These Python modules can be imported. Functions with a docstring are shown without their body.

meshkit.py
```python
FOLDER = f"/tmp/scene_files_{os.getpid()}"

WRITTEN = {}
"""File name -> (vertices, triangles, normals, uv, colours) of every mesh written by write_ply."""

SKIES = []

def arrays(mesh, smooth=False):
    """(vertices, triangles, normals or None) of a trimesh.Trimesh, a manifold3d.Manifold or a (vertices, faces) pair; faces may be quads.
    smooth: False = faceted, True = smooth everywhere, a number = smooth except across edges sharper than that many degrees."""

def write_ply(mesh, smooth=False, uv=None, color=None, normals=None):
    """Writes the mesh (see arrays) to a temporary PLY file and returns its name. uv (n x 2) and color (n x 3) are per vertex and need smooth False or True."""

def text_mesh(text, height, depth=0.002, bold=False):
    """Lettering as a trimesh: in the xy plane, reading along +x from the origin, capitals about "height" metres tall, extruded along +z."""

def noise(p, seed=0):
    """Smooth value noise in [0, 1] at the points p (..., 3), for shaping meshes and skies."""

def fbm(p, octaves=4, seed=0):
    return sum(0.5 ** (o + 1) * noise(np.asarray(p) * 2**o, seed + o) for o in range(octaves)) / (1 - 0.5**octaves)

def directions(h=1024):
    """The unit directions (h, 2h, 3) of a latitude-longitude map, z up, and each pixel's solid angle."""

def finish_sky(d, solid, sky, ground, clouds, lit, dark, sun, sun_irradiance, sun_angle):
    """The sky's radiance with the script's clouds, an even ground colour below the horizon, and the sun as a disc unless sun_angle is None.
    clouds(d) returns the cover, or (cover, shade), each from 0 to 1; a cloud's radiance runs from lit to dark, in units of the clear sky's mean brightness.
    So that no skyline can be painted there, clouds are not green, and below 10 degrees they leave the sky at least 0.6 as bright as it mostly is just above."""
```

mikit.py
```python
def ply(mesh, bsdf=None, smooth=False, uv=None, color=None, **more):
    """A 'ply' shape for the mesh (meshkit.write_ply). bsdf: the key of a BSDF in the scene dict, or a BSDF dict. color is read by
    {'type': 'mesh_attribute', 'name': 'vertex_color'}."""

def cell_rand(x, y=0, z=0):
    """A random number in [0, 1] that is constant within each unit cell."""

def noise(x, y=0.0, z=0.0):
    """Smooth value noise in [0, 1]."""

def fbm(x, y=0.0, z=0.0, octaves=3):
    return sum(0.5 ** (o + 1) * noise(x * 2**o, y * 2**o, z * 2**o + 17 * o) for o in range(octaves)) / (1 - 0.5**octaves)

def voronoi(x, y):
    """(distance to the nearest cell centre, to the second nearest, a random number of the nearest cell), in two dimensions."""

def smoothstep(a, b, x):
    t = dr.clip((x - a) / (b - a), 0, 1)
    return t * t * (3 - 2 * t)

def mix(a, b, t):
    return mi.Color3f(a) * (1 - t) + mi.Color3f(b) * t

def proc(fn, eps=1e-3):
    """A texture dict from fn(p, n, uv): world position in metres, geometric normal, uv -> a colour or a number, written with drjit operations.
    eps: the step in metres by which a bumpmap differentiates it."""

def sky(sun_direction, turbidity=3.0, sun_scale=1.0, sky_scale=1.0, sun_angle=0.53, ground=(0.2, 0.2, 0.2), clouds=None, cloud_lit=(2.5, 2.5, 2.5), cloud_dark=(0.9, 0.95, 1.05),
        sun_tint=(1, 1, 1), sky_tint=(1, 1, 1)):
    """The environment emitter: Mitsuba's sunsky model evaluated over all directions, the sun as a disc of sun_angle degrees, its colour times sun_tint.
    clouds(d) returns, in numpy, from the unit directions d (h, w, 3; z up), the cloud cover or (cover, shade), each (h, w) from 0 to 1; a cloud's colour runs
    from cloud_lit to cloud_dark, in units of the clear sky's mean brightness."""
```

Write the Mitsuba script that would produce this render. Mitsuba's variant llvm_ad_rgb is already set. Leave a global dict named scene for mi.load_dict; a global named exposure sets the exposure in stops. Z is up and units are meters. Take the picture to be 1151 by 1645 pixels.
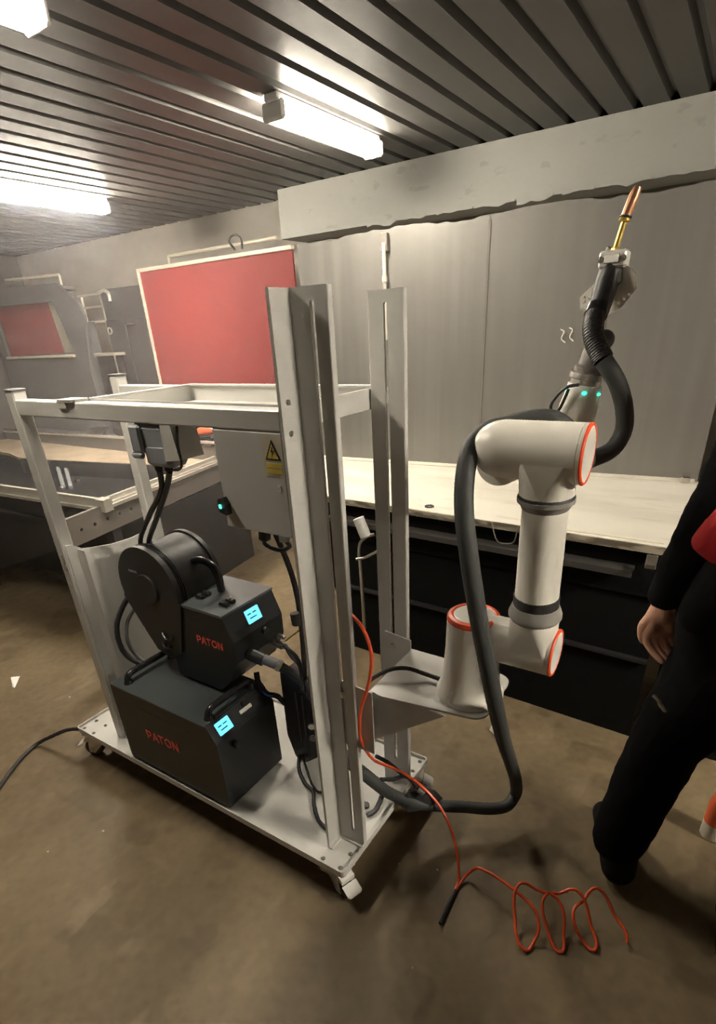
import math, random
import numpy as np, trimesh, manifold3d as m3, mitsuba as mi, drjit as dr
import shapely.geometry as sg
import mikit, meshkit
from mikit import proc, noise, fbm, smoothstep, mix
T = mi.ScalarTransform4f
random.seed(7); np.random.seed(7)
scene, labels = {}, {}

# ------------------------------------------------------------------ camera, lamps' strength, exposure
right, down, fwd = np.array([[0.83967, 0.54078, -0.05018], [0.21461, -0.41527, -0.88402], [-0.4989, 0.73151, -0.46475]])
eye = np.array([0.62617786, -0.76610257, 1.46580913])
M = np.eye(4); M[:3, 0], M[:3, 1], M[:3, 2], M[:3, 3] = -right, -down, fwd, eye
scene['camera'] = {'type': 'perspective', 'fov_axis': 'x', 'fov': 2*math.degrees(math.atan(575.5/873.7)), 'near_clip': 0.02, 'far_clip': 100.0,
                   'principal_point_offset_x': -(577.28-575.5)/1151, 'principal_point_offset_y': -(983.83-822.5)/1645, 'to_world': T(M.tolist())}
exposure = 2.3
LAMP = (30.0, 27.0, 22.0)
CEIL = 2.165

# ------------------------------------------------------------------ materials
def rgb(c): return {'type': 'rgb', 'value': list(c)}
def mat(name, col, rough=.5, metal=0., **k):
    scene[name] = {'type': 'twosided', 'b': {'type': 'principled', 'base_color': col if isinstance(col, dict) else rgb(col), 'roughness': rough if isinstance(rough, dict) else float(rough), 'metallic': float(metal), **k}}
    return name
mat('m_coat', (.50, .49, .465), .40)            # light grey powder coat of the cart
mat('m_robot', (.84, .81, .73), .33)
mat('m_ring', (.85, .10, .03), .4)
mat('m_robot_grey', (.25, .24, .22), .4)
mat('m_robot_dark', (.03, .03, .03), .5)
mat('m_hose', (.040, .043, .042), .65)
mat('m_black', (.018, .018, .019), .45)
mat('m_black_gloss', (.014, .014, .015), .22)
mat('m_case', (.012, .015, .017), .42)
mat('m_case_top', (.095, .110, .115), .4); mat('m_case_lid', (.045, .053, .056), .4)
mat('m_zinc', (.62, .60, .56), .3, 1.)
mat('m_chrome', (.75, .74, .72), .15, 1.)
mat('m_brass', (.80, .58, .14), .28, .9)
mat('m_copper', (.75, .38, .22), .3, .9)
mat('m_red_panel', (.19, .022, .021), .75); mat('m_flare_red', (.40, .07, .065), .75)  # second, pinker red has lens flare brightening put into its colour
mat('m_red_letter', (.75, .10, .08), .5)
mat('m_cream', (.62, .58, .48), .5)
mat('m_orange_hose', (.75, .10, .03), .35)
mat('m_alu', (.70, .67, .60), .35, .6)
mat('m_bright_alu', (.72, .70, .66), .35, .25); mat('m_dark_steel', (.055, .052, .048), .5, .2)
mat('m_grey_dark', (.13, .13, .135), .5)
mat('m_apron', (.16, .145, .13), .5)
mat('m_junction', (.24, .25, .27), .4)
mat('m_sticker_yellow', (.55, .42, .08), .5)
mat('m_sticker_pale', (.50, .46, .36), .5)
mat('m_ink', (.02, .02, .02), .5)
mat('m_rubber_wheel', (.07, .05, .04), .6)
mat('m_skin', (.60, .33, .23), .5)
mat('m_cloth_black', (.004, .004, .0045), .95, specular=.1)
mat('m_cloth_red', (.32, .012, .015), .85)
mat('m_hair', (.02, .014, .01), .6)
mat('m_boot', (.005, .005, .005), .8, specular=.2)
mat('m_white', (.82, .80, .76), .4)
mat('m_plastic_orange', (.75, .14, .05), .4)
mat('m_lamp_body', (.55, .54, .52), .5)
mat('m_cabinet_dark', (.045, .047, .05), .5)
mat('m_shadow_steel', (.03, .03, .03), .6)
mat('m_shade_black', (.006, .006, .006), .9, specular=.1); mat('m_chalk', (.60, .58, .54), .8)  # the near-black one stands for deep shade under and beside the bench

def f_floor(p, n, uv):
    a = fbm(p.x*1.3, p.y*1.3, 0., 4); b = fbm(p.x*7+3, p.y*7, 1., 3); c = fbm(p.x*45, p.y*45, 2., 2)
    col = mix((.128, .093, .052), (.195, .148, .088), smoothstep(.32, .68, a))
    col = mix(col, mi.Color3f(.095, .068, .038), smoothstep(.60, .74, b)*.5)
    col = mix(col, mi.Color3f(.23, .18, .115), smoothstep(.66, .80, fbm(p.x*11+9, p.y*5, 5., 3))*.45)
    return col*(.88+.24*c)
def f_floor_bump(p, n, uv):
    return fbm(p.x*6, p.y*6, 0., 3)*.5 + fbm(p.x*50, p.y*50, 3., 2)*.12
def f_sheet(p, n, uv):
    s = fbm(p.x*9, p.y*3, p.z*.5, 3); t = fbm(p.x*40, 0., p.z*.9, 3); w = fbm(p.x*1.6, p.z*1.3, 4., 3)
    col = mix((.185, .178, .166), (.222, .214, .20), smoothstep(.2, .8, s*.75+t*.25))
    col = mix(col, mi.Color3f(.172, .153, .144), smoothstep(.45, .75, w)*.5)
    return mix(col, mi.Color3f(.26, .252, .232), smoothstep(.58, .82, fbm(p.x*12, 2., p.z*.5, 3))*.5)
def f_bench(p, n, uv):
    s = fbm(p.x*2.0, p.y*7, 0., 3); k = fbm(p.x*7, p.y*22, 1., 3)
    col = mix((.56, .53, .46), (.64, .61, .54), smoothstep(.3, .7, s))
    return mix(col, mi.Color3f(.44, .40, .33), smoothstep(.62, .80, k)*.3)
def f_bench_lip(p, n, uv):
    k = fbm(p.x*14, p.y*40, p.z*40, 3)
    return mix((.20, .17, .13), (.55, .50, .40), smoothstep(.35, .7, k))
def f_wall(p, n, uv):
    k = fbm(p.x*1.8, p.y*1.8, p.z*1.8, 4); d = fbm(p.x*9, p.y*9, p.z*9, 3)
    return mix((.34, .32, .28), (.42, .40, .36), k)*(.9+.2*d)
def f_hood(p, n, uv):
    k = fbm(p.x*2.5, p.y*2, p.z*5, 4); d = fbm(p.x*14+4, p.y*9, p.z*22, 3)
    c = mix((.25, .25, .23), (.30, .30, .277), k)
    return mix(c, mi.Color3f(.21, .20, .18), smoothstep(.66, .78, d)*.5)
def f_mat(p, n, uv):
    return mix((.30, .24, .17), (.42, .34, .25), fbm(p.x*9, p.y*9, 0., 3))
mat('m_sheet', proc(f_sheet), .42, .35)
mat('m_bench', proc(f_bench), .5, .1)
mat('m_bench_lip', proc(f_bench_lip), .4, .5)
mat('m_wall', proc(f_wall), .8)
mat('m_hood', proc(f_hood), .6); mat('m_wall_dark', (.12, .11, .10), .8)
mat('m_mat', proc(f_mat), .8)
mat('m_ceiling', (.060, .058, .056), .5, .0)
scene['m_floor'] = {'type': 'twosided', 'b': {'type': 'bumpmap', 'arbitrary': proc(f_floor_bump, .004), 'scale': .006,
    'bsdf': {'type': 'principled', 'base_color': proc(f_floor), 'roughness': .55, 'specular': .35}}}

# ------------------------------------------------------------------ helpers
def num(key):
    if key not in scene and key not in labels and not any(k.startswith(key+'__') for k in scene): return key
    i = 1
    while True:
        k = '%s_%03d' % (key, i)
        if k not in scene and k not in labels and not any(q.startswith(k+'__') for q in scene): return k
        i += 1
def thing(name, label, cat, group=None):
    k = num(name); labels[k] = {'label': label, 'category': cat}
    if group: labels[k]['group'] = group
    return k
def obj(name, mesh, m, parent=None, smooth=30, label=None, **more):
    k = num(parent+'__'+name if parent else name)
    scene[k] = mikit.ply(mesh, m, smooth, **more)
    if label: labels[k] = {'label': label}
    return k
def single(name, mesh, m, label, cat, group=None, smooth=30):
    k = obj(name, mesh, m, None, smooth); labels[k] = {'label': label, 'category': cat}
    if group: labels[k]['group'] = group
    return k
def struct(name, mesh, m, label=None, smooth=30):
    k = obj(name, mesh, m, None, smooth); labels[k] = {'kind': 'structure'}
    if label: labels[k]['label'] = label
    return k
cat = trimesh.util.concatenate
def box(lo, hi, b=.002):
    lo, hi = np.minimum(lo, hi).astype(float), np.maximum(lo, hi).astype(float)
    b = min(b, .45*float((hi-lo).min()))
    if b <= 0: return trimesh.creation.box(bounds=[lo, hi])
    pts = []
    for sx in (0, 1):
        for sy in (0, 1):
            for sz in (0, 1):
                c = np.where([sx, sy, sz], hi, lo); s = np.where([sx, sy, sz], -1., 1.)*b
                for k in range(3):
                    q = c+s; q[k] = c[k]; pts.append(q)
    return trimesh.convex.convex_hull(np.array(pts))
def hull(pts): return trimesh.convex.convex_hull(np.array(pts, float))
def frame(z, hint=(0, 0, 1)):
    z = np.array(z, float); z /= np.linalg.norm(z)
    h = np.array(hint, float)
    if abs(z @ h) > .95: h = np.array([1., 0, 0])
    x = np.cross(h, z); x /= np.linalg.norm(x)
    return np.stack([x, np.cross(z, x), z], 1)
def place(mesh, o, R=None):
    m = np.eye(4); m[:3, 3] = o
    if R is not None: m[:3, :3] = R
    mesh = mesh.copy(); mesh.apply_transform(m); return mesh
def lathe(profile, o, axis=(0, 0, 1), n=40):
    """profile [(r, h)] turned about axis from o."""
    pr = np.array(profile, float); a = np.arange(n)*2*np.pi/n
    v = np.stack([pr[:, None, 0]*np.cos(a), pr[:, None, 0]*np.sin(a), np.broadcast_to(pr[:, None, 1], (len(pr), n))], -1).reshape(-1, 3)
    f = []
    for i in range(len(pr)-1):
        for j in range(n):
            k = (j+1) % n
            f += [[i*n+j, i*n+k, (i+1)*n+k], [i*n+j, (i+1)*n+k, (i+1)*n+j]]
    m = trimesh.Trimesh(v, f, process=True); m.update_faces(m.nondegenerate_faces())
    return place(m, o, frame(axis))
def cyl(a, b, r, r2=None, ch=.0015, n=28):
    a, b = np.array(a, float), np.array(b, float); L = np.linalg.norm(b-a); r2 = r if r2 is None else r2; ch = min(ch, .3*L, .5*r, .5*r2)
    return lathe([(0, 0), (r-ch, 0), (r, ch), (r2, L-ch), (r2-ch, L), (0, L)], a, b-a, n)
def spline(pts, k=8):
    p = np.array(pts, float); p = np.vstack([2*p[0]-p[1], p, 2*p[-1]-p[-2]]); out = []
    for i in range(1, len(p)-2):
        a, b, c, d = p[i-1:i+3]
        # centripetal Catmull-Rom
        t0 = 0.; t1 = t0+np.linalg.norm(b-a)**.5; t2 = t1+np.linalg.norm(c-b)**.5; t3 = t2+np.linalg.norm(d-c)**.5
        for t in np.linspace(t1, t2, k, endpoint=False):
            A1 = (t1-t)/(t1-t0)*a+(t-t0)/(t1-t0)*b; A2 = (t2-t)/(t2-t1)*b+(t-t1)/(t2-t1)*c; A3 = (t3-t)/(t3-t2)*c+(t-t2)/(t3-t2)*d
            B1 = (t2-t)/(t2-t0)*A1+(t-t0)/(t2-t0)*A2; B2 = (t3-t)/(t3-t1)*A2+(t-t1)/(t3-t1)*A3
            out.append((t2-t)/(t2-t1)*B1+(t-t1)/(t2-t1)*B2)
    out.append(p[-2]); return np.array(out)
def sweep(path, rad, n=16):
    P = np.array(path, float); r = np.broadcast_to(rad, len(P)); t = np.gradient(P, axis=0); t /= np.linalg.norm(t, axis=1, keepdims=True)
    F = frame(t[0]); x = F[:, 0]; a = np.arange(n)*2*np.pi/n; V = []
    for i in range(len(P)):
        x = x-t[i]*(x@t[i]); x /= np.linalg.norm(x); y = np.cross(t[i], x)
        V.append(P[i]+r[i]*(np.cos(a)[:, None]*x+np.sin(a)[:, None]*y))
    V = np.vstack(V+[P[:1], P[-1:]]); f = []; N = len(P)
    for i in range(N-1):
        for j in range(n):
            k = (j+1) % n; f += [[i*n+j, i*n+k, (i+1)*n+k], [i*n+j, (i+1)*n+k, (i+1)*n+j]]
    for j in range(n):
        k = (j+1) % n; f += [[N*n, k, j], [N*n+1, (N-1)*n+j, (N-1)*n+k]]
    return trimesh.Trimesh(V, f, process=False)
def tube(pts, r, n=14, k=8): return sweep(spline(pts, k), r, n)
def prism(poly, a, b, plane='xy'):
    """polygon extruded from a to b along the plane's third axis."""
    m = trimesh.creation.extrude_polygon(poly, b-a, engine='earcut'); m.apply_translation([0, 0, a])
    if plane == 'xz': m.vertices = m.vertices[:, [0, 2, 1]]; m.invert()
    if plane == 'yz': m.vertices = m.vertices[:, [2, 0, 1]]
    return m
def rrect(x0, y0, x1, y1, r): return sg.box(x0+r, y0+r, x1-r, y1-r).buffer(r, quad_segs=6)
def man(mesh):
    return m3.Manifold(m3.Mesh(np.asarray(mesh.vertices, np.float32), np.asarray(mesh.faces, np.uint32)))
def unman(M_):
    m = M_.to_mesh(); return trimesh.Trimesh(m.vert_properties[:, :3], m.tri_verts, process=True)
def weld(m):
    m = m.copy(); m.merge_vertices(); return m
def union(*ms): return unman(m3.Manifold.batch_boolean([man(weld(m)) for m in ms], m3.OpType.Add))
def cut(a, *bs): return unman(man(weld(a))-m3.Manifold.batch_boolean([man(weld(b)) for b in bs], m3.OpType.Add))
def text(s, h, o, x, up, depth=.0012, bold=True):
    x = np.array(x, float)/np.linalg.norm(x); up = np.array(up, float); up -= x*(up@x); up /= np.linalg.norm(up)
    return place(meshkit.text_mesh(s, h, depth, bold), o, np.stack([x, up, np.cross(x, up)], 1))
def plate(c, x, y, w, h, t, r=.004):
    """thin rounded plate centred at c, axes x and y, thickness t along x cross y."""
    x = np.array(x, float)/np.linalg.norm(x); y = np.array(y, float); y -= x*(y@x); y /= np.linalg.norm(y)
    return place(prism(rrect(-w/2, -h/2, w/2, h/2, r), 0, t), c, np.stack([x, y, np.cross(x, y)], 1))
def bolt(c, axis, r=.006, h=.005):
    return cat([lathe([(0, 0), (r*1.5, 0), (r*1.5, .0012), (0, .0012)], c, axis, 16), lathe([(0, 0), (r, 0), (r, h*.8), (r*.8, h), (0, h)], c, axis, 6)])

# ------------------------------------------------------------------ the room
U0, U1, V0, V1 = -5.0, 3.4, -2.4, 2.42
HAZE = .10  # density of the added haze that imitates lens flare at the left
scene['flare_haze'] = {'type': 'homogeneous', 'albedo': rgb((.95, .95, .96)), 'sigma_t': HAZE, 'phase': {'type': 'hg', 'g': .55}}
scene['haze'] = mikit.ply(box((U0-.05, .55, -.06), (-1.40, V1+.1, CEIL+.06), 0), {'type': 'null'}, False, interior={'type': 'ref', 'id': 'flare_haze'})
labels['haze'] = {'label': 'thin pale haze volume added at the left to stand for a lens flare veil', 'category': 'haze', 'kind': 'stuff'}
struct('floor', box((U0, V0, -.12), (U1, V1+.3, 0), 0), 'm_floor', 'dusty brown concrete floor')
struct('wall_back', box((U0-.1, V1, 0), (U1+.1, V1+.15, CEIL+.12), 0), 'm_wall', 'pale grey painted wall')
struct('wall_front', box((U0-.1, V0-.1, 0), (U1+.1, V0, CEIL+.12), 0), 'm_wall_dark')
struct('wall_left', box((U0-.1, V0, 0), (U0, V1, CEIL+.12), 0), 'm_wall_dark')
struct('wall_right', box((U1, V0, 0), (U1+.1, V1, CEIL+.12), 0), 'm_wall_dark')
# corrugated ceiling: sheets whose ribs run along y
struct('ceiling', box((U0-.1, V0-.1, CEIL+.03), (U1+.1, V1+.15, CEIL+.12), 0), 'm_ceiling', 'dark grey ribbed sheet metal ceiling')
pitch = .127
x = U0; k = 0
while x < U1-.01:
    prof = []
    nrib = 7
    for i in range(nrib):
        a = x+i*pitch
        prof += [(a, CEIL), (a+.092, CEIL), (a+.102, CEIL+.022), (a+.117, CEIL+.022)]
    xe = x+nrib*pitch
    prof += [(xe, CEIL), (xe, CEIL+.03), (x, CEIL+.03)]
    obj('sheet', prism(sg.Polygon([(min(a, U1), b) for a, b in prof]).buffer(0), V0, V1, 'xz'), 'm_ceiling', 'ceiling', False)
    x = xe; k += 1

def lamp(cx, y0, y1, label, power=1.):
    t = thing('ceiling_lamp', label, 'ceiling light', 'fluorescent ceiling lamps')
    obj('housing', cat([box((cx-.03, y0-.02, CEIL-.022), (cx+.03, y1+.02, CEIL), .004)]), 'm_lamp_body', t)
    for ya, yb in ((y0-.02, y0), (y1, y1+.02)):
        obj('end_cap', box((cx-.048, ya, CEIL-.073), (cx+.048, yb, CEIL-.02), .008), 'm_lamp_body', t)
    pts = [(cx+.048*math.cos(a), CEIL-.05+.026*math.sin(a)) for a in np.linspace(0, 2*np.pi, 20, endpoint=False)]
    obj('diffuser', prism(sg.Polygon(pts), y0, y1, 'xz'), 'm_white', t, 30, 'glowing white diffuser', emitter={'type': 'area', 'radiance': rgb(np.array(LAMP)*power)})
lamp(-.885, 1.12, 1.74, 'glowing strip light under the ceiling left of the grey beam, middle of the picture', .7)
lamp(-.885, -.36, .28, 'glowing strip light cut off by the top left corner of the picture', .8)
lamp(-2.565, .98, 1.61, 'glowing strip light above the dark machine at the left edge', 2.0)
lamp(2.42, .12, .56, 'strip light out of view at the right', 4.6)

# boxed beam below the ceiling
bm = prism(sg.Polygon([(-1.79, 1.935), (3.38, 1.925), (3.38, CEIL), (-1.785, CEIL)]), 2.195, V1, 'xz')
struct('trim_1', bm, 'm_hood', 'pale grey boxed beam along the ceiling above the metal sheet')
rng = np.random.RandomState(3)
for i in range(14):                                  # torn ragged strip of sealing along the beam's lower edge
    a = -1.2+i*.20; w = .12+rng.rand()*.10
    pts = [(a+w*s, 1.934-.001-.020*rng.rand()**2) for s in np.linspace(0, 1, 6)]+[(a+w, 1.940), (a, 1.940)]
    obj('torn_edge', prism(sg.Polygon(pts).buffer(0), 2.188, 2.20, 'xz'), 'm_hood', 'trim_1', False)
# ------------------------------------------------------------------ metal back sheet and work bench
B0, B1, F0, F1 = np.array([-1.385, 1.814]), np.array([.550, 1.970]), np.array([-.83, 1.161]), np.array([.560, 1.100])
d = (B1-B0)/np.linalg.norm(B1-B0); nrm = np.array([d[1], -d[0]])
def on_sheet(s, z, off=0.): q = B0+d*s+nrm*off; return (q[0], q[1], z)
t = thing('metal_backsheet', 'tall streaked grey steel sheet standing behind the bench', 'metal sheet')
L = np.linalg.norm(B1-B0); seam = .981; zt = .80
def ragged(s0, s1, seed):
    rg = np.random.RandomState(seed); xs_ = np.linspace(s0, s1, 26)
    return sg.Polygon([(s0, zt+.001)]+[(x_, 1.853+.010*(x_/L)-.009*rg.rand()**2-.006*math.sin(x_*9)) for x_ in xs_]+[(s1, zt+.001)])
Rs = np.stack([np.array([d[0], d[1], 0]), np.array([0, 0, 1.]), np.array([nrm[0], nrm[1], 0])], 1)
for s0, s1, sd in ((.0, seam-.0015, 4), (seam+.0015, L+.010, 9)):
    obj('sheet_panel', place(prism(ragged(s0, s1, sd), -.006, 0), (B0[0], B0[1], 0), Rs), 'm_sheet', t, False)
obj('bottom_lip', hull([on_sheet(s, z, o) for s in (.0, L) for z, o in ((zt+.0005, .0), (zt+.0005, .028), (zt+.005, .028), (zt+.012, .0))]), 'm_bench', t, False)
obj('seam_strip', hull([on_sheet(s, z, o) for s in (seam-.005, seam+.005) for z in (zt+.012, 1.84) for o in (.0005, .003)]), 'm_apron', t, False)
# chalk scrawl on the sheet
for (s, z, w) in [(1.315, 1.385, .026), (1.350, 1.39, .024), (1.455, 1.425, .018), (1.435, 1.40, .014), (1.475, 1.385, .018)]:
    c = on_sheet(s, z, .0015)
    obj('chalk_mark', tube([np.array(c)+(0, 0, .026), np.array(c)+(w*.6, 0, .018), np.array(c)+(w*.3, .0, -.01), np.array(c)+(w, 0., -.026)], .0030, 6, 4), 'm_chalk', t)
single('vertical_pipe', cat([cyl(on_sheet(.495, 1.40, .026), on_sheet(.495, 1.80, .026), .009), cyl(on_sheet(.495, 1.645, .026), on_sheet(.495, 1.67, .026), .013)]), 'm_alu', 'thin light metal pipe with a collar running up the grey sheet', 'pipe')
single('pipe_clip', box(np.array(on_sheet(.495, 1.765, .016))-(.018, .014, .0), np.array(on_sheet(.495, 1.84, .016))+(.018, .014, .0), .004), 'm_apron', 'dark bracket at the top of the thin pipe under the beam', 'bracket')

t = thing('work_bench', 'low steel work bench with a bright worn top in front of the grey sheet', 'workbench')
obj('bench_top', prism(sg.Polygon([B0+(-.0, .012), B1+(.06, .015), (F1[0], F1[1]), (F0[0], F0[1])]), zt-.012, zt), 'm_bench', t, False)
obj('front_edge', hull([(x_, y_+o, z) for (x_, y_) in (F0, F1) for o in (-.006, .018) for z in (zt-.026, zt-.001)]), 'm_bench_lip', t, False)
G0, G1 = F0-(0, .012), F1-(.10, .012)
obj('front_angle', cat([hull([(x_, y_+o, z) for (x_, y_) in (G0, G1) for o in (-.005, .060) for z in (.703, .708)]), hull([(x_, y_+o, z) for (x_, y_) in (G0, G1) for o in (-.007, .0) for z in (.686, .708)])]), 'm_dark_steel', t, False)
obj('back_beam', hull([(x_, y_+o, z) for (x_, y_) in (F0, F1) for o in (.04, .05) for z in (.60, zt-.013)]), 'm_shade_black', t, False)
for (x_, y_) in [(-.76, 1.30), (.45, 1.24), (-1.3, 1.76), (.45, 1.86)]:
    obj('leg', box((x_-.03, y_-.03, 0), (x_+.03, y_+.03, zt-.013), .004), 'm_black', t)
obj('shade_panel', hull([(x_, y_+o, z) for (x_, y_) in (F0, F1) for o in (.055, .066) for z in (0, .70)]), 'm_shade_black', t, False)  # black sheet put in for the shade under the bench
obj('panel_ledge', hull([(x_, y_+o, z) for (x_, y_) in (F0, F1) for o in (.030, .055) for z in (.345, .355)]), 'm_black', t, False)
tc = thing('dark_filler_cabinet', 'black cabinet shape added to fill the dark beside the bench behind the person', 'cabinet')
obj('body', box((.60, 1.16, .0), (1.25, 1.60, .74), .006), 'm_shade_black', tc)  # added box, only there to darken the gap behind the person
obj('door', box((.62, 1.148, .06), (.92, 1.16, .72), .003), 'm_shade_black', tc); obj('door', box((.93, 1.148, .06), (1.23, 1.16, .72), .003), 'm_shade_black', tc)
# V-shaped wire bracket under the front edge
obj('wire_bracket', tube([(-0.041, 1.118, 0.800), (-0.012, 1.118, 0.727), (0.019, 1.118, 0.724), (0.047, 1.118, 0.733), (0.060, 1.118, 0.798)], .0025, 8, 4), 'm_zinc', t)
obj('end_plate', cat([box((.492, 1.085, .725), (.525, 1.090, .774), .002), box((.494, 1.05, .750), (.525, 1.086, .755), .002)]), 'm_zinc', t)
single('steel_scrap', box((.50, 1.925, zt), (.535, 1.945, zt+.028), .004), 'm_zinc', 'small bright metal block on the bench at the right end of the sheet', 'metal block')
single('washer', lathe([(.009, 0), (.019, 0), (.019, .004), (.009, .004), (.009, 0)], (-.335, 1.195, zt), (0, 0, 1), 24), 'm_dark_steel', 'dark washer lying near the front edge of the bright bench top', 'washer')
single('cardboard_strip', prism(sg.Polygon([(.10, 1.135), (.30, 1.128), (.53, 1.125), (.46, 1.136), (.3, 1.142), (.22, 1.150), (.14, 1.145)]), zt, zt+.004), 'm_cream', 'torn pale strip lying along the front edge of the bench', 'scrap strip')
# clamp with rod hanging at the bench front
t = thing('bench_clamp', 'grey tilted tube clamp with a bent rod on the bench front between the posts', 'clamp')
obj('tube', cyl((-0.610, 1.080, 0.751), (-0.576, 1.080, 0.672), .024), 'm_coat', t)
obj('hook', tube([(-0.538, 1.090, 0.686), (-0.573, 1.075, 0.672), (-0.600, 1.070, 0.641), (-0.609, 1.070, 0.597), (-0.606, 1.070, 0.548), (-0.602, 1.070, 0.381), (-0.601, 1.070, 0.220)], .0075, 10), 'm_zinc', t)
obj('handle', tube([(-0.621, 1.065, 0.567), (-0.581, 1.065, 0.580), (-0.520, 1.065, 0.617), (-0.491, 1.090, 0.638)], .006, 10), 'm_zinc', t)

# ------------------------------------------------------------------ things behind, left
def red_screen(x0, x1, y, z0, z1, label, fr=.022):
    t = thing('welding_screen', label, 'welding screen')
    obj('panel', box((x0+fr*.5, y, z0+fr*.5), (x1-.004, y+.012, z1-fr*.5), .001), 'm_red_panel', t)
    obj('side_rail', box((x0, y-.012, z0), (x0+fr, y+.02, z1), .003), 'm_cream', t)
    obj('top_rail', box((x0, y-.012, z1-fr), (x1, y+.02, z1), .003), 'm_cream', t)
    obj('bottom_rail', box((x0, y-.012, z0), (x1, y+.02, z0+fr), .003), 'm_cream', t)
    return t
t = red_screen(-3.00, -1.64, 2.10, .92, 1.888, 'big red welding screen in a thin cream frame right of centre back')
labels[t]['label'] = 'big red welding screen in a thin cream frame behind the cart'
obj('foot', box((-2.95, 1.98, 0), (-2.90, 2.19, .93), .004), 'm_grey_dark', t); obj('foot', box((-1.75, 1.98, 0), (-1.70, 2.19, .93), .004), 'm_grey_dark', t)
single('curtain_rod', cat([cyl((-2.78, 2.2, 1.945), (-1.83, 2.2, 1.948), .010), cyl((-2.78, 2.2, 1.945), (-2.78, 2.2, 1.80), .010)]), 'm_cream', 'cream rod frame just above and behind the big red screen', 'rod')
single('cable_loop', tube([(-2.16, 2.19, 1.92), (-2.19, 2.18, 1.97), (-2.14, 2.18, 1.995), (-2.09, 2.18, 1.965), (-2.10, 2.19, 1.92)], .006, 8), 'm_black', 'small black cable loop on the rod above the big red screen', 'cable')
single('string_light_wire', tube([(-3.4, 2.405, 1.82), (-2.95, 2.405, 1.80), (-2.6, 2.405, 1.93)], .004, 6), 'm_grey_dark', 'thin dark cable along the back wall left of the rod', 'cable')

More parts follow.
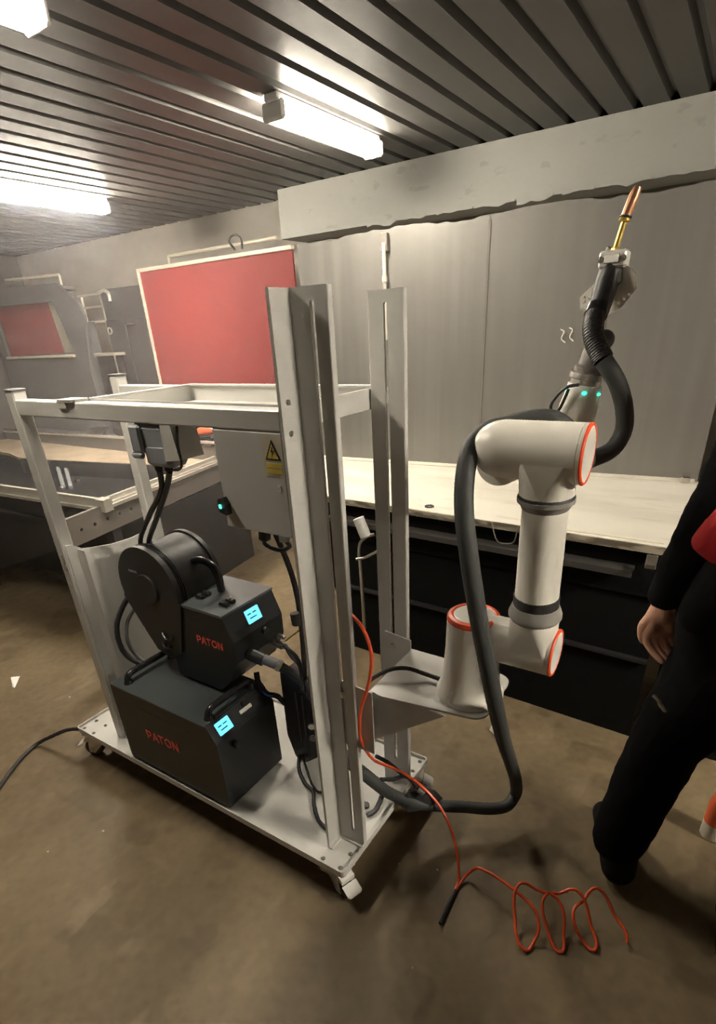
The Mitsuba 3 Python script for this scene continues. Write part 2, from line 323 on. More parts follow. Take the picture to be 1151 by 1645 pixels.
# dark machine housing with a window opening
t = thing('machine_enclosure', 'dark grey machine housing with an opening at the left edge', 'machine')
outer = sg.Polygon([(-4.9, 1.90), (-3.80, 1.862), (-3.60, 1.735), (-3.55, 1.635), (-3.64, 1.28), (-3.66, .0), (-4.9, .0)])
win = sg.Polygon([(-4.8, 1.765), (-3.905, 1.752), (-3.80, 1.40), (-4.8, 1.385)])
obj('front', prism(outer.difference(win), 1.98, 2.0, 'xz'), 'm_grey_dark', t, False)
obj('side', box((-3.70, 2.0, 0), (-3.66, 2.13, 1.60), .004), 'm_grey_dark', t)
obj('top', hull([(x_, y_, z_) for (x_, z_) in ((-4.9, 1.895), (-3.80, 1.857)) for y_ in (2., 2.13) for z_ in (z_, z_-.02)]), 'm_grey_dark', t, False)
obj('window_sill', box((-4.8, 1.955, 1.365), (-3.79, 1.985, 1.385), .004), 'm_cream', t)
t = thing('welding_screen', 'small red panel with a wide cream edge seen through the dark machine opening', 'welding screen')
obj('panel', box((-4.9, 2.06, 1.2), (-4.07, 2.07, 1.85), .001), 'm_flare_red', t)
obj('side_rail', prism(sg.Polygon([(-4.10, 1.85), (-3.88, 1.85), (-3.80, 1.2), (-4.01, 1.2)]), 2.05, 2.075, 'xz'), 'm_cream', t, False)
single('curtain_rod', cat([cyl((-4.7, 2.1, 1.955), (-3.92, 2.1, 1.93), .010), cyl((-3.92, 2.1, 1.93), (-3.92, 2.1, 1.85), .009)]), 'm_cream', 'cream rod above the dark machine at the left edge', 'rod')
# dark cabinet and rack by the back wall
t = thing('storage_cabinet', 'black storage cabinet against the wall left of the big red screen', 'cabinet')
obj('body', box((-3.50, 2.12, 0), (-3.02, 2.41, 1.80), .006), 'm_cabinet_dark', t)
obj('door', box((-3.49, 2.105, .05), (-3.265, 2.12, 1.60), .004), 'm_cabinet_dark', t); obj('door', box((-3.26, 2.105, .05), (-3.03, 2.12, 1.60), .004), 'm_cabinet_dark', t)
obj('handle', box((-3.24, 2.092, 1.56), (-3.15, 2.106, 1.57), .002), 'm_zinc', t)
t = thing('shelf_rack', 'thin light metal rack standing beside the black cabinet', 'rack')
obj('post', cyl((-3.545, 2.16, 0), (-3.555, 2.16, 1.79), .010), 'm_alu', t); obj('post', cyl((-3.80, 2.16, 0), (-3.80, 2.16, 1.79), .010), 'm_alu', t)
for z in (1.78, 1.70, 1.60): obj('rail', box((-3.84, 2.15, z-.008), (-3.52, 2.17, z+.008), .002), 'm_alu', t)
obj('hook', tube([(-3.50, 2.11, 1.78), (-3.40, 2.09, 1.79), (-3.36, 2.09, 1.77), (-3.355, 2.09, 1.72)], .012, 8), 'm_alu', t)
single('ring_clip', lathe([(.018, -.004), (.026, -.004), (.026, .004), (.018, .004), (.018, -.004)], (-3.45, 2.095, 1.53), (0, 1, 0), 20), 'm_alu', 'small light ring hanging on the black cabinet', 'ring')
t = thing('tool_stand', 'narrow black stand with a light grey top in front of the cabinet', 'stand')
obj('top', box((-3.59, 2.005, 1.365), (-3.33, 2.10, 1.385), .003), 'm_alu', t)
obj('body', box((-3.57, 2.01, 0), (-3.35, 2.09, 1.365), .004), 'm_black', t); obj('rod', cyl((-3.335, 2.004, 1.12), (-3.335, 2.004, 1.37), .006), 'm_zinc', t)
# clutter right of the sheet end
t = thing('wall_tool_board', 'dark cluttered board of tools right of the grey sheet', 'tool board')
obj('board', box((.60, 2.06, .55), (1.3, 2.09, 1.6), .004), 'm_cabinet_dark', t)
obj('tool', tube([(.60, 2.04, 1.02), (.64, 2.03, 1.06), (.69, 2.03, 1.04)], .018, 10), 'm_cream', t); obj('tool', box((.590, 2.02, .885), (.66, 2.06, .92), .008), 'm_white', t)
obj('tool', box((.60, 2.02, .95), (.67, 2.06, 1.01), .01), 'm_brass', t)

# unseen cabinet added to keep the right lamp off the floor
t = thing('blocker_cabinet', 'low dark cabinet added unseen at the right to block lamp light from the floor', 'cabinet')
obj('body', box((1.22, -.75, .06), (1.72, .52, 1.04), .006), 'm_grey_dark', t)
obj('top', box((1.20, -.77, 1.04), (1.74, .54, 1.07), .004), 'm_dark_steel', t)
for i in range(4): obj('drawer', box((1.212, -.72, .10+.235*i), (1.222, .49, .315+.235*i), .003), 'm_dark_steel', t)
for i in range(4): obj('handle', box((1.195, -.30, .28+.235*i), (1.213, .08, .295+.235*i), .003), 'm_zinc', t)
for x_ in (1.26, 1.66):
    for y_ in (-.70, .47): obj('foot', cyl((x_, y_, 0), (x_, y_, .06), .025), 'm_black', t)

# ------------------------------------------------------------------ machine table, left
c0, c1 = np.array([-1.907, .75]), np.array([-2.12, 1.73])     # its bright edge rail
dt = (c1-c0)/np.linalg.norm(c1-c0); nt = np.array([.998, .068])         # along the rail; along the near edge
Lt = np.linalg.norm(c1-c0)
def tb(s, o, z): q = c0+dt*s+nt*o; return (q[0], q[1], z)
def tbox(s0, s1, o0, o1, z0, z1): return hull([tb(s, o, z) for s in (s0, s1) for o in (o0, o1) for z in (z0, z1)])
def tpoly(pts, z0, z1): return prism(sg.Polygon(pts), z0, z1)
t = thing('machine_table', 'low machine table with a bright aluminium edge and a dark pit behind the cart', 'machine table')
zr = .770
obj('edge_rail', cat([tbox(0, Lt, -.030, -.008, zr-.022, zr), tbox(0, Lt, -.012, .010, zr-.034, zr-.020), tbox(0, Lt, .006, .024, zr-.046, zr-.030)]), 'm_alu', t, False, 'ribbed aluminium edge rail')
ap = tbox(-.26, Lt+.02, -.030, -.008, .605, .742)
holes = [cyl(tb(s, -.08, .669), tb(s, .04, .669), .0095, n=16) for s in (-.165, -.08, .005, .09, .175)]
obj('side_beam', cut(ap, *holes), 'm_apron', t, 20)
obj('near_rail', cat([tbox(0, .022, -1.7, -.008, zr-.016, zr), tbox(-.02, .0, -1.7, .0, zr-.056, zr-.040), tbox(-.002, .008, -1.7, -.02, zr-.05, zr-.016)]), 'm_alu', t, False)
obj('corner_block', tbox(-.02, .035, -.040, .026, zr-.058, zr+.003), 'm_alu', t, False)
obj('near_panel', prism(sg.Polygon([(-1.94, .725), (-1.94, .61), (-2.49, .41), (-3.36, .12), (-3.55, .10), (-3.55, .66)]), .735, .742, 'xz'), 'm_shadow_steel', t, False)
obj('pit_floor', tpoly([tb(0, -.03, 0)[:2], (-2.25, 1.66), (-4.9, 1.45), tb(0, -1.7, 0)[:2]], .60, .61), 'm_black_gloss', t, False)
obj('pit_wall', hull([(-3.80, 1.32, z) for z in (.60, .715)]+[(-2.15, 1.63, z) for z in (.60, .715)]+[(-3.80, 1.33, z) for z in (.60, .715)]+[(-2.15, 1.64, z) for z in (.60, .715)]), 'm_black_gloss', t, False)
obj('table_mat', tpoly([(-3.85, 1.335), (-3.62, 1.36), (-2.67, 1.535), (-2.16, 1.63), (-2.16, 1.80), (-4.9, 1.80), (-4.9, 1.42), (-4.1, 1.40)], .70, .72), 'm_mat', t, False)
obj('far_wall', box((-4.9, 1.79, .60), (-2.16, 1.81, .815), .002), 'm_apron', t, False)
obj('far_rail', hull([(-4.9, 1.775, .783), (-4.9, 1.83, .783), (-4.9, 1.775, .793), (-4.9, 1.83, .793), (-2.16, 1.775, .832), (-2.16, 1.83, .832), (-2.16, 1.775, .842), (-2.16, 1.83, .842)]), 'm_alu', t, False)
obj('far_top', box((-4.9, 1.82, .55), (-2.16, 1.96, .80), .003), 'm_grey_dark', t, False)
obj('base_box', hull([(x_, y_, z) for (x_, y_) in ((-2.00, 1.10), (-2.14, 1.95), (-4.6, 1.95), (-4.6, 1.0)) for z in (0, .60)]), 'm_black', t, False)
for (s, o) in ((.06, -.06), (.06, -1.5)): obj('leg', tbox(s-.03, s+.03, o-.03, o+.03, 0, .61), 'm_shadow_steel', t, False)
for px in [(-3.865, 1.551, 0.615), (-3.541, 1.647, 0.615), (-3.033, 1.165, 0.615), (-3.106, 1.329, 0.615), (-3.729, 1.534, 0.615)]:
    obj('pit_bolt', cyl((px[0], px[1], .610), (px[0], px[1], .622), .014), 'm_zinc', t)
obj('pit_pipe', cyl((-3.441, 1.392, 0.660), (-3.019, 1.168, 0.620), .013), 'm_junction', t); obj('pit_pipe', cyl((-3.423, 1.440, 0.660), (-2.950, 1.179, 0.620), .013), 'm_junction', t)
# things on the table's far side
r0 = np.array([-3.62, 1.87, .80])
single('shiny_wrap', hull([r0+np.array([.09*math.sin(3*i), .05*math.cos(2*i), .07*((i*7) % 5)/5]) for i in range(9)]+[r0+(.22, .02, .085), r0+(-.16, 0, 0), r0+(.1, -.04, 0)]), 'm_zinc', 'crumpled silvery wrap on the far rim of the machine table', 'foil', smooth=False)
single('dark_bag', trimesh.creation.icosphere(3, 1.).apply_transform(np.diag([.20, .07, .055, 1.])).apply_translation((-3.20, 1.90, .850)), 'm_black', 'black soft bag on the far side of the machine table', 'bag')
t = thing('angle_grinder', 'orange handled tool with a black head on the machine table by the grey control box', 'power tool')
g0 = np.array((-2.477, 1.880, 0.879)); g1 = np.array((-2.257, 1.880, 0.905)); gd = (g1-g0)/np.linalg.norm(g1-g0); gl = np.linalg.norm(g1-g0)
obj('handle', sweep([g0+gd*gl*u for u in np.linspace(0, 1, 12)], [.006, .015, .020, .023, .025, .026, .027, .027, .027, .025, .020, .008], 16), 'm_plastic_orange', t)
obj('lower_body', sweep([g0+gd*gl*u+(0, 0, -.038) for u in np.linspace(.1, 1, 8)], [.01, .018, .02, .02, .02, .02, .018, .01], 14), 'm_black', t)
obj('head', hull([g0+gd*q+(0, w, z) for q, z in ((-.09, -.03), (-.02, -.04), (-.07, .025), (0, .02)) for w in (-.03, .02)]), 'm_black', t)
obj('guard', tube([g0+gd*-.02+(0, 0, .02), g0+gd*.02+(0, 0, .045), g0+gd*.07+(0, 0, .05)], .012, 8), 'm_zinc', t); obj('blade', tube([g0+gd*-.09, g0+gd*-.13+(0, 0, -.01), g0+gd*-.17+(0, 0, -.03)], .012, 8), 'm_zinc', t)
obj('cable', tube([g0+gd*-.04+(0, -.06, -.03), g0+gd*-.035+(0, -.12, -.07), g0+gd*-.02+(0, -.13, -.13), g0+gd*-.01+(0, -.13, -.16)], .008, 8), 'm_black', t)
for x_ in (-2.42, -2.27): obj('support', box((x_-.02, 1.85, .80), (x_+.02, 1.92, .862), .004), 'm_black', t)

# ------------------------------------------------------------------ the cart
C = thing('welding_cart', 'pale grey powder coated cart with two slotted posts and casters', 'cart')
zb = .132
W = .523; L0 = -1.26
lipm = cut(prism(rrect(L0, .002, 0, W, .012), .120, .143), prism(rrect(L0+.004, .006, -.004, W-.004, .010), zb, .2))
obj('base_tray', lipm, 'm_coat', C, 30)
def l_post(y, s, slot_x, z0, z1):
    """bent angle: slotted leg along x at y, plain leg along y towards s."""
    th = .0075; x0, x1 = -.088, -.0042; ye = y+s*.0592
    outline = sg.LineString([(x1, y+.010), (x1, y), (x0, y), (x0, ye)]).buffer(th/2, cap_style=2, join_style=1, quad_segs=8)
    m = prism(outline, zb, 1.533)
    # rounded outer top corner and the long slot
    slot = prism(sg.LineString([(slot_x, z0), (slot_x, z1)]).buffer(.005), y-.03, y+.03, 'xz')
    return cut(m, slot)
obj('post', l_post(.1156, -1, -.036, .185, 1.507), 'm_coat', C, 25)
obj('post', l_post(.387, 1, -.046, .235, 1.505), 'm_coat', C, 25)
for (y, a) in ((.1156, -1), (.387, 1)):       # foot plates of the posts
    obj('post_foot', prism(sg.Polygon([(-.088, y), (-.0042, y), (-.0042, y+a*.012), (-.075, y+a*.012), (-.075, y+a*.0592), (-.088, y+a*.0592)]), zb, zb+.006), 'm_coat', C, False)
obj('leg', box((-1.082, .0564, zb), (-1.042, .0964, 1.356), .004), 'm_coat', C)
obj('leg', box((-1.14, .428, zb), (-1.10, .468, 1.362), .004), 'm_coat', C)
obj('leg_cap', box((-1.084, .0545, 1.356), (-1.04, .0985, 1.362), .003), 'm_grey_dark', C); obj('leg_cap', box((-1.142, .426, 1.362), (-1.098, .47, 1.368), .003), 'm_grey_dark', C)
obj('rail', box((-1.042, .0564, 1.294), (-.091, .0964, 1.334), .003), 'm_coat', C)
obj('rail', box((-1.10, .428, 1.294), (-.091, .468, 1.334), .003), 'm_coat', C)
obj('rail_bolt', cat([bolt((-.0855, .0765, 1.346), (1, 0, 0))]), 'm_zinc', C); obj('rail_bolt', bolt((-.0855, .0760, 1.2886), (1, 0, 0)), 'm_zinc', C)
obj('rail_clip', cat([prism(rrect(-.828, .050, -.756, .10, .01), 1.3345, 1.3405), box((-.826, .0515, 1.318), (-.79, .0555, 1.338), .0015)]), 'm_coat', C, 25)
# pan between the rails
x0, x1, y0, y1 = -.752, -.094, .098, .426
pan = cut(prism(rrect(x0, y0, x1, y1, .004), 1.292, 1.338), prism(rrect(x0+.004, y0+.004, x1-.004, y1-.004, .003), 1.296, 1.4))
obj('top_pan', pan, 'm_coat', C, 25)
obj('pan_lip', cat([box((x0-.004, y0, 1.336), (x0+.014, y1, 1.341), .001), box((x0, y1-.012, 1.336), (x1, y1+.01, 1.341), .001)]), 'm_coat', C)
# end sheet with a wavy top edge
xs = -1.040
top = [(.066, .905), (.085, .903), (.118, .880), (.15, .872), (.22, .860), (.30, .856), (.345, .862), (.40, .892), (.43, .905)]
def wavy(dx): return [(y, z+dx) for y, z in top]
end = sg.Polygon([(.066, zb)]+top+[(.43, zb)])
obj('end_panel', prism(end, xs-.0015, xs+.0015, 'yz'), 'm_coat', C, False)
obj('end_panel_flange', box((xs, .0985, zb), (xs+.042, .1015, .885), .001), 'm_coat', C)
for z in (.868, .835): obj('panel_bolt', bolt((-1.055, .0565, z), (0, -1, 0), .005, .004), 'm_zinc', C)
# bolts on the tray corners
for (cx, cy) in ((-.052, .046), (-.052, W-.046), (L0+.052, .046), (L0+.052, W-.046)):
    for a in (-1, 1):
        for b in (-1, 1): obj('tray_bolt', bolt((cx+a*.030, cy+b*.026, zb), (0, 0, 1), .0045, .005), 'm_apron', C)
def caster(cx, cy, ang, n):
    R = trimesh.transformations.rotation_matrix(ang, (0, 0, 1))[:3, :3]
    def pl(m): return place(m, (cx, cy, 0), R)
    k = num(C+'__caster')
    scene[k] = mikit.ply(pl(cat([box((-.045, -.032, .114), (.045, .032, .120), .002), cyl((0, 0, .100), (0, 0, .114), .024), box((-.03, -.024, .094), (.026, .024, .100), .002),
               prism(sg.Polygon([(-.03, .10), (.025, .10), (.036, .03), (.020, .026), (-.012, .06)]).buffer(.004), -.024, -.021, 'xz'), prism(sg.Polygon([(-.03, .10), (.025, .10), (.036, .03), (.020, .026), (-.012, .06)]).buffer(.004), .021, .024, 'xz'), cyl((.026, -.028, .037), (.026, .028, .037), .006)])), 'm_zinc', 30)
    obj('wheel', pl(lathe([(.008, -.016), (.028, -.016), (.034, -.012), (.037, -.006), (.037, .006), (.034, .012), (.028, .016), (.008, .016), (.008, -.016)], (.026, 0, .037), (0, 1, 0), 32)), 'm_rubber_wheel', k)
    obj('brake_lever', pl(cat([hull([(.030, s*.022, z) for s in (-1, 1) for z in (.078, .098)]+[(.050, s*.022, z) for s in (-1, 1) for z in (.074, .088)]), hull([(.052, s*.024, .070+z) for s in (-1, 1) for z in (0, .003)]+[(.085, s*.018, .052+z) for s in (-1, 1) for z in (0, .003)]+[(.080, s*.024, .055+z) for s in (-1, 1) for z in (0, .003)])])), 'm_bright_alu', k, 25)
caster(-.052, .046, -.35, 0); caster(L0+.052, .046, math.pi+.55, 1); caster(-.052, W-.046, .35, 2); caster(L0+.052, W-.046, math.pi-.3, 3)
# robot shelf between the posts
obj('bracket_side', cut(prism(sg.Polygon([(-.060, .700), (.045, .690), (.045, .50), (-.060, .50)]), .119, .123, 'xz'), prism(sg.Polygon([(-.0365, .6), (-.0355, .6), (-.0355, .601)]), .0, .2, 'xz')), 'm_coat', C, False)
obj('bracket_side', prism(sg.Polygon([(-.075, .700), (.012, .690), (.012, .50), (-.075, .50)]), .379, .3835, 'xz'), 'm_coat', C, False)
obj('bracket_bolt', bolt((-.036, .112, .66), (0, -1, 0)), 'm_zinc', C); obj('bracket_bolt', bolt((-.046, .3785, .66), (0, -1, 0)), 'm_zinc', C)
obj('bracket_back', box((.010, .120, .50), (.015, .383, .652), .001), 'm_coat', C)
shelf = sg.Polygon([(.012, .160), (.20, .178), (.300, .205), (.312, .30), (.300, .385), (.20, .386), (.004, .384)]).buffer(-.012).buffer(.012, quad_segs=8)
shelf = sg.Polygon([(.012, .150), (.012, .386), (.30, .386), (.30, .190)]).buffer(-.035).buffer(.035, quad_segs=8).union(sg.Polygon([(.012, .158), (.012, .386), (.2, .386), (.2, .182)]))
obj('robot_shelf', prism(shelf, .654, .660), 'm_coat', C, 25)
obj('gusset', prism(sg.Polygon([(.016, .654), (.215, .654), (.016, .50)]), .168, .172, 'xz'), 'm_coat', C, False)
obj('gusset', prism(sg.Polygon([(.016, .654), (.215, .654), (.016, .50)]), .372, .376, 'xz'), 'm_coat', C, False)

# control box below the rail
t = thing('control_box', 'grey control box with a yellow warning sticker under the cart rail', 'control box')
obj('body', box((-.284, .0575, 1.079), (-.093, .111, 1.2935), .003), 'm_coat', t)
st = np.array([-.146, .0562, 1.208])
obj('warning_sticker', box(st, st+(.052, .001, .078), .0), 'm_sticker_pale', t, False, 'pale sticker with a yellow warning triangle')
wk = t+'__warning_sticker'
tri = sg.Polygon([(-.139, 1.240), (-.099, 1.240), (-.119, 1.279)])
obj('triangle', prism(tri, .0550, .0562, 'xz'), 'm_ink', wk, False)
obj('triangle', prism(tri.buffer(-.003, join_style=2), .0544, .0551, 'xz'), 'm_sticker_yellow', wk, False)
obj('bolt_symbol', prism(sg.Polygon([(-.117, 1.268), (-.123, 1.255), (-.1185, 1.256), (-.121, 1.245), (-.114, 1.259), (-.1185, 1.258)]), .0538, .0545, 'xz'), 'm_ink', wk, False)
for z in (1.213, 1.2245): obj('text_band', box((-.139, .0552, z), (-.099, .0562, z+.009), 0), 'm_sticker_yellow', wk, False)
obj('main_switch', cat([prism(sg.Polygon([(-.283, 1.118), (-.262, 1.112), (-.262, 1.135), (-.272, 1.150), (-.283, 1.146)]), .040, .058, 'xz')]), 'm_black', t, False)
scene['m_green'] = {'type': 'diffuse', 'reflectance': rgb((.1, .5, .35))}
obj('indicator', box((-.279, .037, 1.127), (-.272, .040, 1.136), .001), 'm_green', t, 30, 'small green indicator', emitter={'type': 'area', 'radiance': rgb((.05, .9, .55))})
obj('logo_mark', text('5', .012, (-.118, .0572, 1.178), (1, 0, 0), (0, 0, 1)), 'm_white', t)
obj('plug', cyl((-.21, .10, 1.079), (-.215, .10, 1.045), .014), 'm_black', t); obj('plug', cyl((-.155, .10, 1.079), (-.155, .10, 1.05), .012), 'm_zinc', t); obj('plug', cyl((-.12, .12, 1.079), (-.12, .12, 1.055), .010), 'm_black', t)
single('box_cable', tube([(-.215, .10, 1.048), (-.22, .105, 1.03), (-.19, .12, 1.015), (-.16, .12, 1.03), (-.155, .10, 1.052)], .005, 8), 'm_black', 'thin black cable looping under the grey control box', 'cable')
# junction box under the rail, with two cables
t = thing('junction_box', 'blue grey moulded junction box hanging under the cart rail', 'junction box')
obj('body', union(box((-.565, .060, 1.222), (-.432, .125, 1.2935), .012), box((-.53, .058, 1.195), (-.44, .12, 1.25), .010)), 'm_junction', t)
obj('latch', cat([box((-.560, .050, 1.225), (-.520, .062, 1.290), .006), box((-.565, .048, 1.213), (-.525, .062, 1.228), .005)]), 'm_junction', t)
obj('side_plate', prism(sg.Polygon([(-.447, 1.2935), (-.412, 1.2935), (-.400, 1.218), (-.452, 1.212)]), .056, .128, 'xz'), 'm_coat', t, False)
obj('gland', cyl((-.525, .09, 1.197), (-.525, .09, 1.178), .011), 'm_black', t); obj('gland', cyl((-.488, .09, 1.197), (-.488, .09, 1.180), .011), 'm_black', t)
single('power_cable', tube([(-.525, .09, 1.18), (-0.574, 0.120, 1.121), (-0.725, 0.170, 1.014), (-0.876, 0.220, 0.890), (-.93, .26, .80)], .0075, 10), 'm_black', 'black cable dropping from the junction box, left one of the pair', 'cable')
single('power_cable', tube([(-.488, .09, 1.18), (-0.554, 0.120, 1.123), (-0.703, 0.170, 0.999), (-0.837, 0.220, 0.888), (-.89, .25, .80)], .0075, 10), 'm_black', 'black cable dropping from the junction box, right one of the pair', 'cable')
single('hook_cable', tube([(-.405, .07, 1.29), (-0.402, 0.060, 1.252), (-0.403, 0.060, 1.206), (-0.445, 0.070, 1.190), (-0.473, 0.080, 1.200), (-.47, .09, 1.205)], .003, 8), 'm_black', 'thin black wire hanging in a loop at the right side of the junction box', 'cable')

# ------------------------------------------------------------------ welding machines
E2 = {'type': 'area', 'radiance': rgb((.05, .42, .85))}
def lcd(name, c, x, up, w, h, t):
    nrm_ = np.cross(x, up); nrm_ = nrm_/np.linalg.norm(nrm_)
    obj('display_bezel', plate(np.array(c)-nrm_*.0005, x, up, w+.008, h+.008, .0015, .003), 'm_black', t)
    obj('display', plate(np.array(c)+nrm_*.0008, x, up, w, h, .001, .002), 'm_lcd', t, False, 'glowing light blue display', emitter=E2)
    for i, (a, b, ww) in enumerate(((-.24, .16, .28), (.14, .16, .30), (-.05, -.16, .5))):
        obj('display_digit', plate(np.array(c)+nrm_*.0018+np.array(x)*a*w+np.array(up)*b*h, x, up, w*ww, h*.10, .0004, .0005), 'm_lcd_ink', t, False)
mat('m_lcd', (.05, .3, .5), .3); mat('m_lcd_ink', (.02, .16, .30), .5)
# lower unit
t = thing('welding_power_source', 'large dark welding power source standing on the cart tray', 'welding machine')
prof = sg.Polygon([(-.925, .145), (-.434, .145), (-.434, .40), (-.470, .457), (-.925, .457)])
obj('body', prism(prof.buffer(-.006).buffer(.006, quad_segs=4), .011, .262, 'xz'), 'm_case', t, 20)
obj('lid', box((-.925, .009, .452), (-.472, .264, .4585), .002), 'm_case_lid', t)
for x_ in (-.88, -.48):
    for y_ in (.04, .23): obj('foot', cyl((x_, y_, zb), (x_, y_, .146), .014), 'm_black', t)
obj('rear_panel', box((-.932, .016, .155), (-.924, .257, .448), .003), 'm_black', t)
obj('lettering', text('PATON', .034, (-.790, .0106, .283), (1, 0, .04), (0, 0, 1)), 'm_red_letter', t, False, 'red lettering')
for x_ in (-.868, -.487):
    obj('handle', tube([(x_, .045, .456), (x_, .045, .478), (x_, .058, .488), (x_, .10, .490), (x_, .17, .490), (x_, .212, .488), (x_, .225, .478), (x_, .225, .456)], .0105, 12), 'm_black_gloss', t)
    for y_ in (.045, .225): obj('handle_foot', cyl((x_, y_, .456), (x_, y_, .470), .017, .012), 'm_black_gloss', t)
ax_up = np.array([-.036, 0, .057]); ax_up /= np.linalg.norm(ax_up)
lcd('lo', np.array([-.434, 0, .40])+ax_up*.036+(0, .064, 0), (0, 1, 0), ax_up, .054, .040, t)
obj('label_plate', plate(np.array([-.434, 0, .40])+ax_up*.036+np.array([.0003, .158, 0]), (0, 1, 0), ax_up, .05, .012, .001, .002), 'm_white', t)
obj('knob', cyl(np.array([-.434, .158, .40])+ax_up*.052, np.array([-.434, .158, .40])+ax_up*.052+np.array([.012, 0, .008]), .008), 'm_black_gloss', t)
obj('knob', cyl((-.434, .075, .36), (-.418, .075, .362), .011), 'm_black_gloss', t)
for i in range(6): obj('vent_slit', box((-.80+i*.045, .0095, .40), (-.775+i*.045, .0115, .404), 0), 'm_black', t, False)
# upper unit
t = thing('wire_feed_unit', 'smaller dark welding unit stacked on top of the big power source', 'welding machine')
prof = sg.Polygon([(-.740, .472), (-.545, .472), (-.500, .512), (-.452, .595), (-.450, .668), (-.482, .748), (-.680, .748), (-.740, .700)])
obj('body', prism(prof.buffer(-.004).buffer(.004, quad_segs=4), .155, .372, 'xz'), 'm_case', t, 20)
obj('lid', prism(sg.Polygon([(-.684, .744), (-.480, .744), (-.478, .752), (-.686, .752)]), .152, .375, 'xz'), 'm_case_top', t, False)
for x_ in (-.71, -.57):
    for y_ in (.175, .35): obj('foot', cyl((x_, y_, .458), (x_, y_, .473), .012), 'm_black', t)
obj('lettering', text('PATON', .024, (-.612, .1544, .632), (1, 0, -.01), (0, 0, 1)), 'm_red_letter', t, False, 'red lettering')
au = np.array([-.032, 0, .080]); au /= np.linalg.norm(au)
lcd('up', np.array([-.450, .264, .668])+au*.045, (0, 1, 0), au, .058, .042, t)
obj('knob', cyl((-.452, .285, .650), (-.440, .285, .648), .012), 'm_black_gloss', t)
for (x_, y_) in ((-.628, .225), (-.522, .222)):
    for j in (-1, 1):
        obj('latch', box((x_-.016, y_+j*.012-.010, .752), (x_+.016, y_+j*.012+.010, .762), .003), 'm_black_gloss', t)
        obj('latch_pin', cyl((x_-.004, y_+j*.012, .762), (x_-.004, y_+j*.012, .766), .007), 'm_chrome', t)
for y_, z_ in ((.325, .575), (.345, .60), (.348, .57)): obj('gas_fitting', cyl((-.462, y_, z_), (-.425, y_, z_-.004), .007), 'm_zinc', t)
obj('torch_socket', cyl((-.455, .21, .605), (-.405, .222, .588), .020), 'm_black', t)
# spool housing
t = thing('wire_spool_housing', 'round black wire spool housing behind the stacked welding unit', 'wire spool')
cx, cz, rr = -.790, .775, .137
teardrop = sg.Point(cx, cz).buffer(rr, quad_segs=16).union(sg.Polygon([(cx-.125, cz-.05), (cx+.130, cz-.03), (cx+.085, cz-.20), (cx+.035, cz-.235), (cx-.02, cz-.215)]).buffer(.012))
obj('drum', prism(sg.Point(cx, cz).buffer(rr-.006, quad_segs=20), .175, .315, 'xz'), 'm_black', t, 25)
obj('cover', prism(teardrop, .148, .166, 'xz'), 'm_black', t, 25)
obj('cover', prism(teardrop, .318, .332, 'xz'), 'm_black', t, 25)
for y_ in (.169, .176, .183): obj('rib', lathe([(rr-.004, 0), (rr, 0), (rr, .003), (rr-.004, .003), (rr-.004, 0)], (cx, y_, cz), (0, 1, 0), 48), 'm_black_gloss', t)
obj('hub', cyl((cx, .140, cz), (cx, .149, cz), .05), 'm_black', t)
obj('mark', box((cx-.075, .1465, cz+.046), (cx-.035, .1482, cz+.054), .001), 'm_grey_dark', t)
obj('bracket', box((-.80, .17, .50), (-.70, .31, .62), .012), 'm_black', t)
obj('clasp', tube([(cx+.02, .147, .62), (cx+.05, .140, .605), (cx+.075, .147, .625)], .006, 8), 'm_black_gloss', t); obj('clasp', tube([(cx+.01, .147, .585), (cx+.03, .140, .572), (cx+.05, .147, .58)], .006, 8), 'm_black_gloss', t)
obj('handle', tube([(-0.774, 0.260, 0.794), (-0.722, 0.260, 0.832), (-0.645, 0.260, 0.856), (-0.597, 0.260, 0.840), (-0.584, 0.260, 0.806), (-0.594, 0.270, 0.761)], .012, 12), 'm_black_gloss', t)
single('spool_cable', tube([(-0.965, 0.201, 0.707), (-0.990, 0.163, 0.651), (-1.000, 0.136, 0.601), (-1.000, 0.125, 0.539), (-0.990, 0.131, 0.482), (-0.960, 0.157, 0.440), (-.935, .19, .42)], .009, 10), 'm_black', 'black cable bowing out left of the round spool housing', 'cable')
single('spool_cable', tube([(-0.965, 0.199, 0.648), (-0.990, 0.169, 0.595), (-0.990, 0.151, 0.533), (-0.985, 0.161, 0.472), (-0.960, 0.181, 0.432), (-.935, .215, .41)], .0065, 10), 'm_grey_dark', 'grey cable inside the black bow left of the spool housing', 'cable')
# torch lead at the front of the units
t = thing('torch_lead', 'thick black torch lead plugged into the stacked welding unit', 'cable')
obj('plug_sleeve', cyl((-.425, .217, .597), (-0.360, 0.232, 0.579), .016), 'm_grey_dark', t); obj('collar', cyl((-0.362, 0.229, 0.583), (-0.350, 0.234, 0.575), .018), 'm_zinc', t)
obj('lead', tube([(-0.360, 0.232, 0.579), (-0.320, 0.246, 0.550), (-0.260, 0.242, 0.528), (-0.230, 0.228, 0.498), (-.16, .28, .40), (-.12, .26, .30)], .015, 12), 'm_black', t)
for a, pts, lb in (((-.425, .325, .571), [(-0.340, 0.260, 0.627), (-0.300, 0.255, 0.607), (-0.280, 0.242, 0.561), (-0.260, 0.217, 0.528)], 'upper black cable arching from the brass fittings to the post'),
                   ((-.425, .345, .566), [(-0.340, 0.272, 0.594), (-0.300, 0.259, 0.582), (-0.280, 0.247, 0.552), (-0.260, 0.222, 0.520)], 'lower black cable arching from the brass fittings to the post')):
    single('gas_cable', tube([a]+pts, .006, 8), 'm_black', lb, 'cable')
single('brass_rod', cyl((-0.420, 0.341, 0.588), (-0.300, 0.283, 0.692), .003), 'm_brass', 'thin brass wire sticking out beside the welding unit', 'wire')
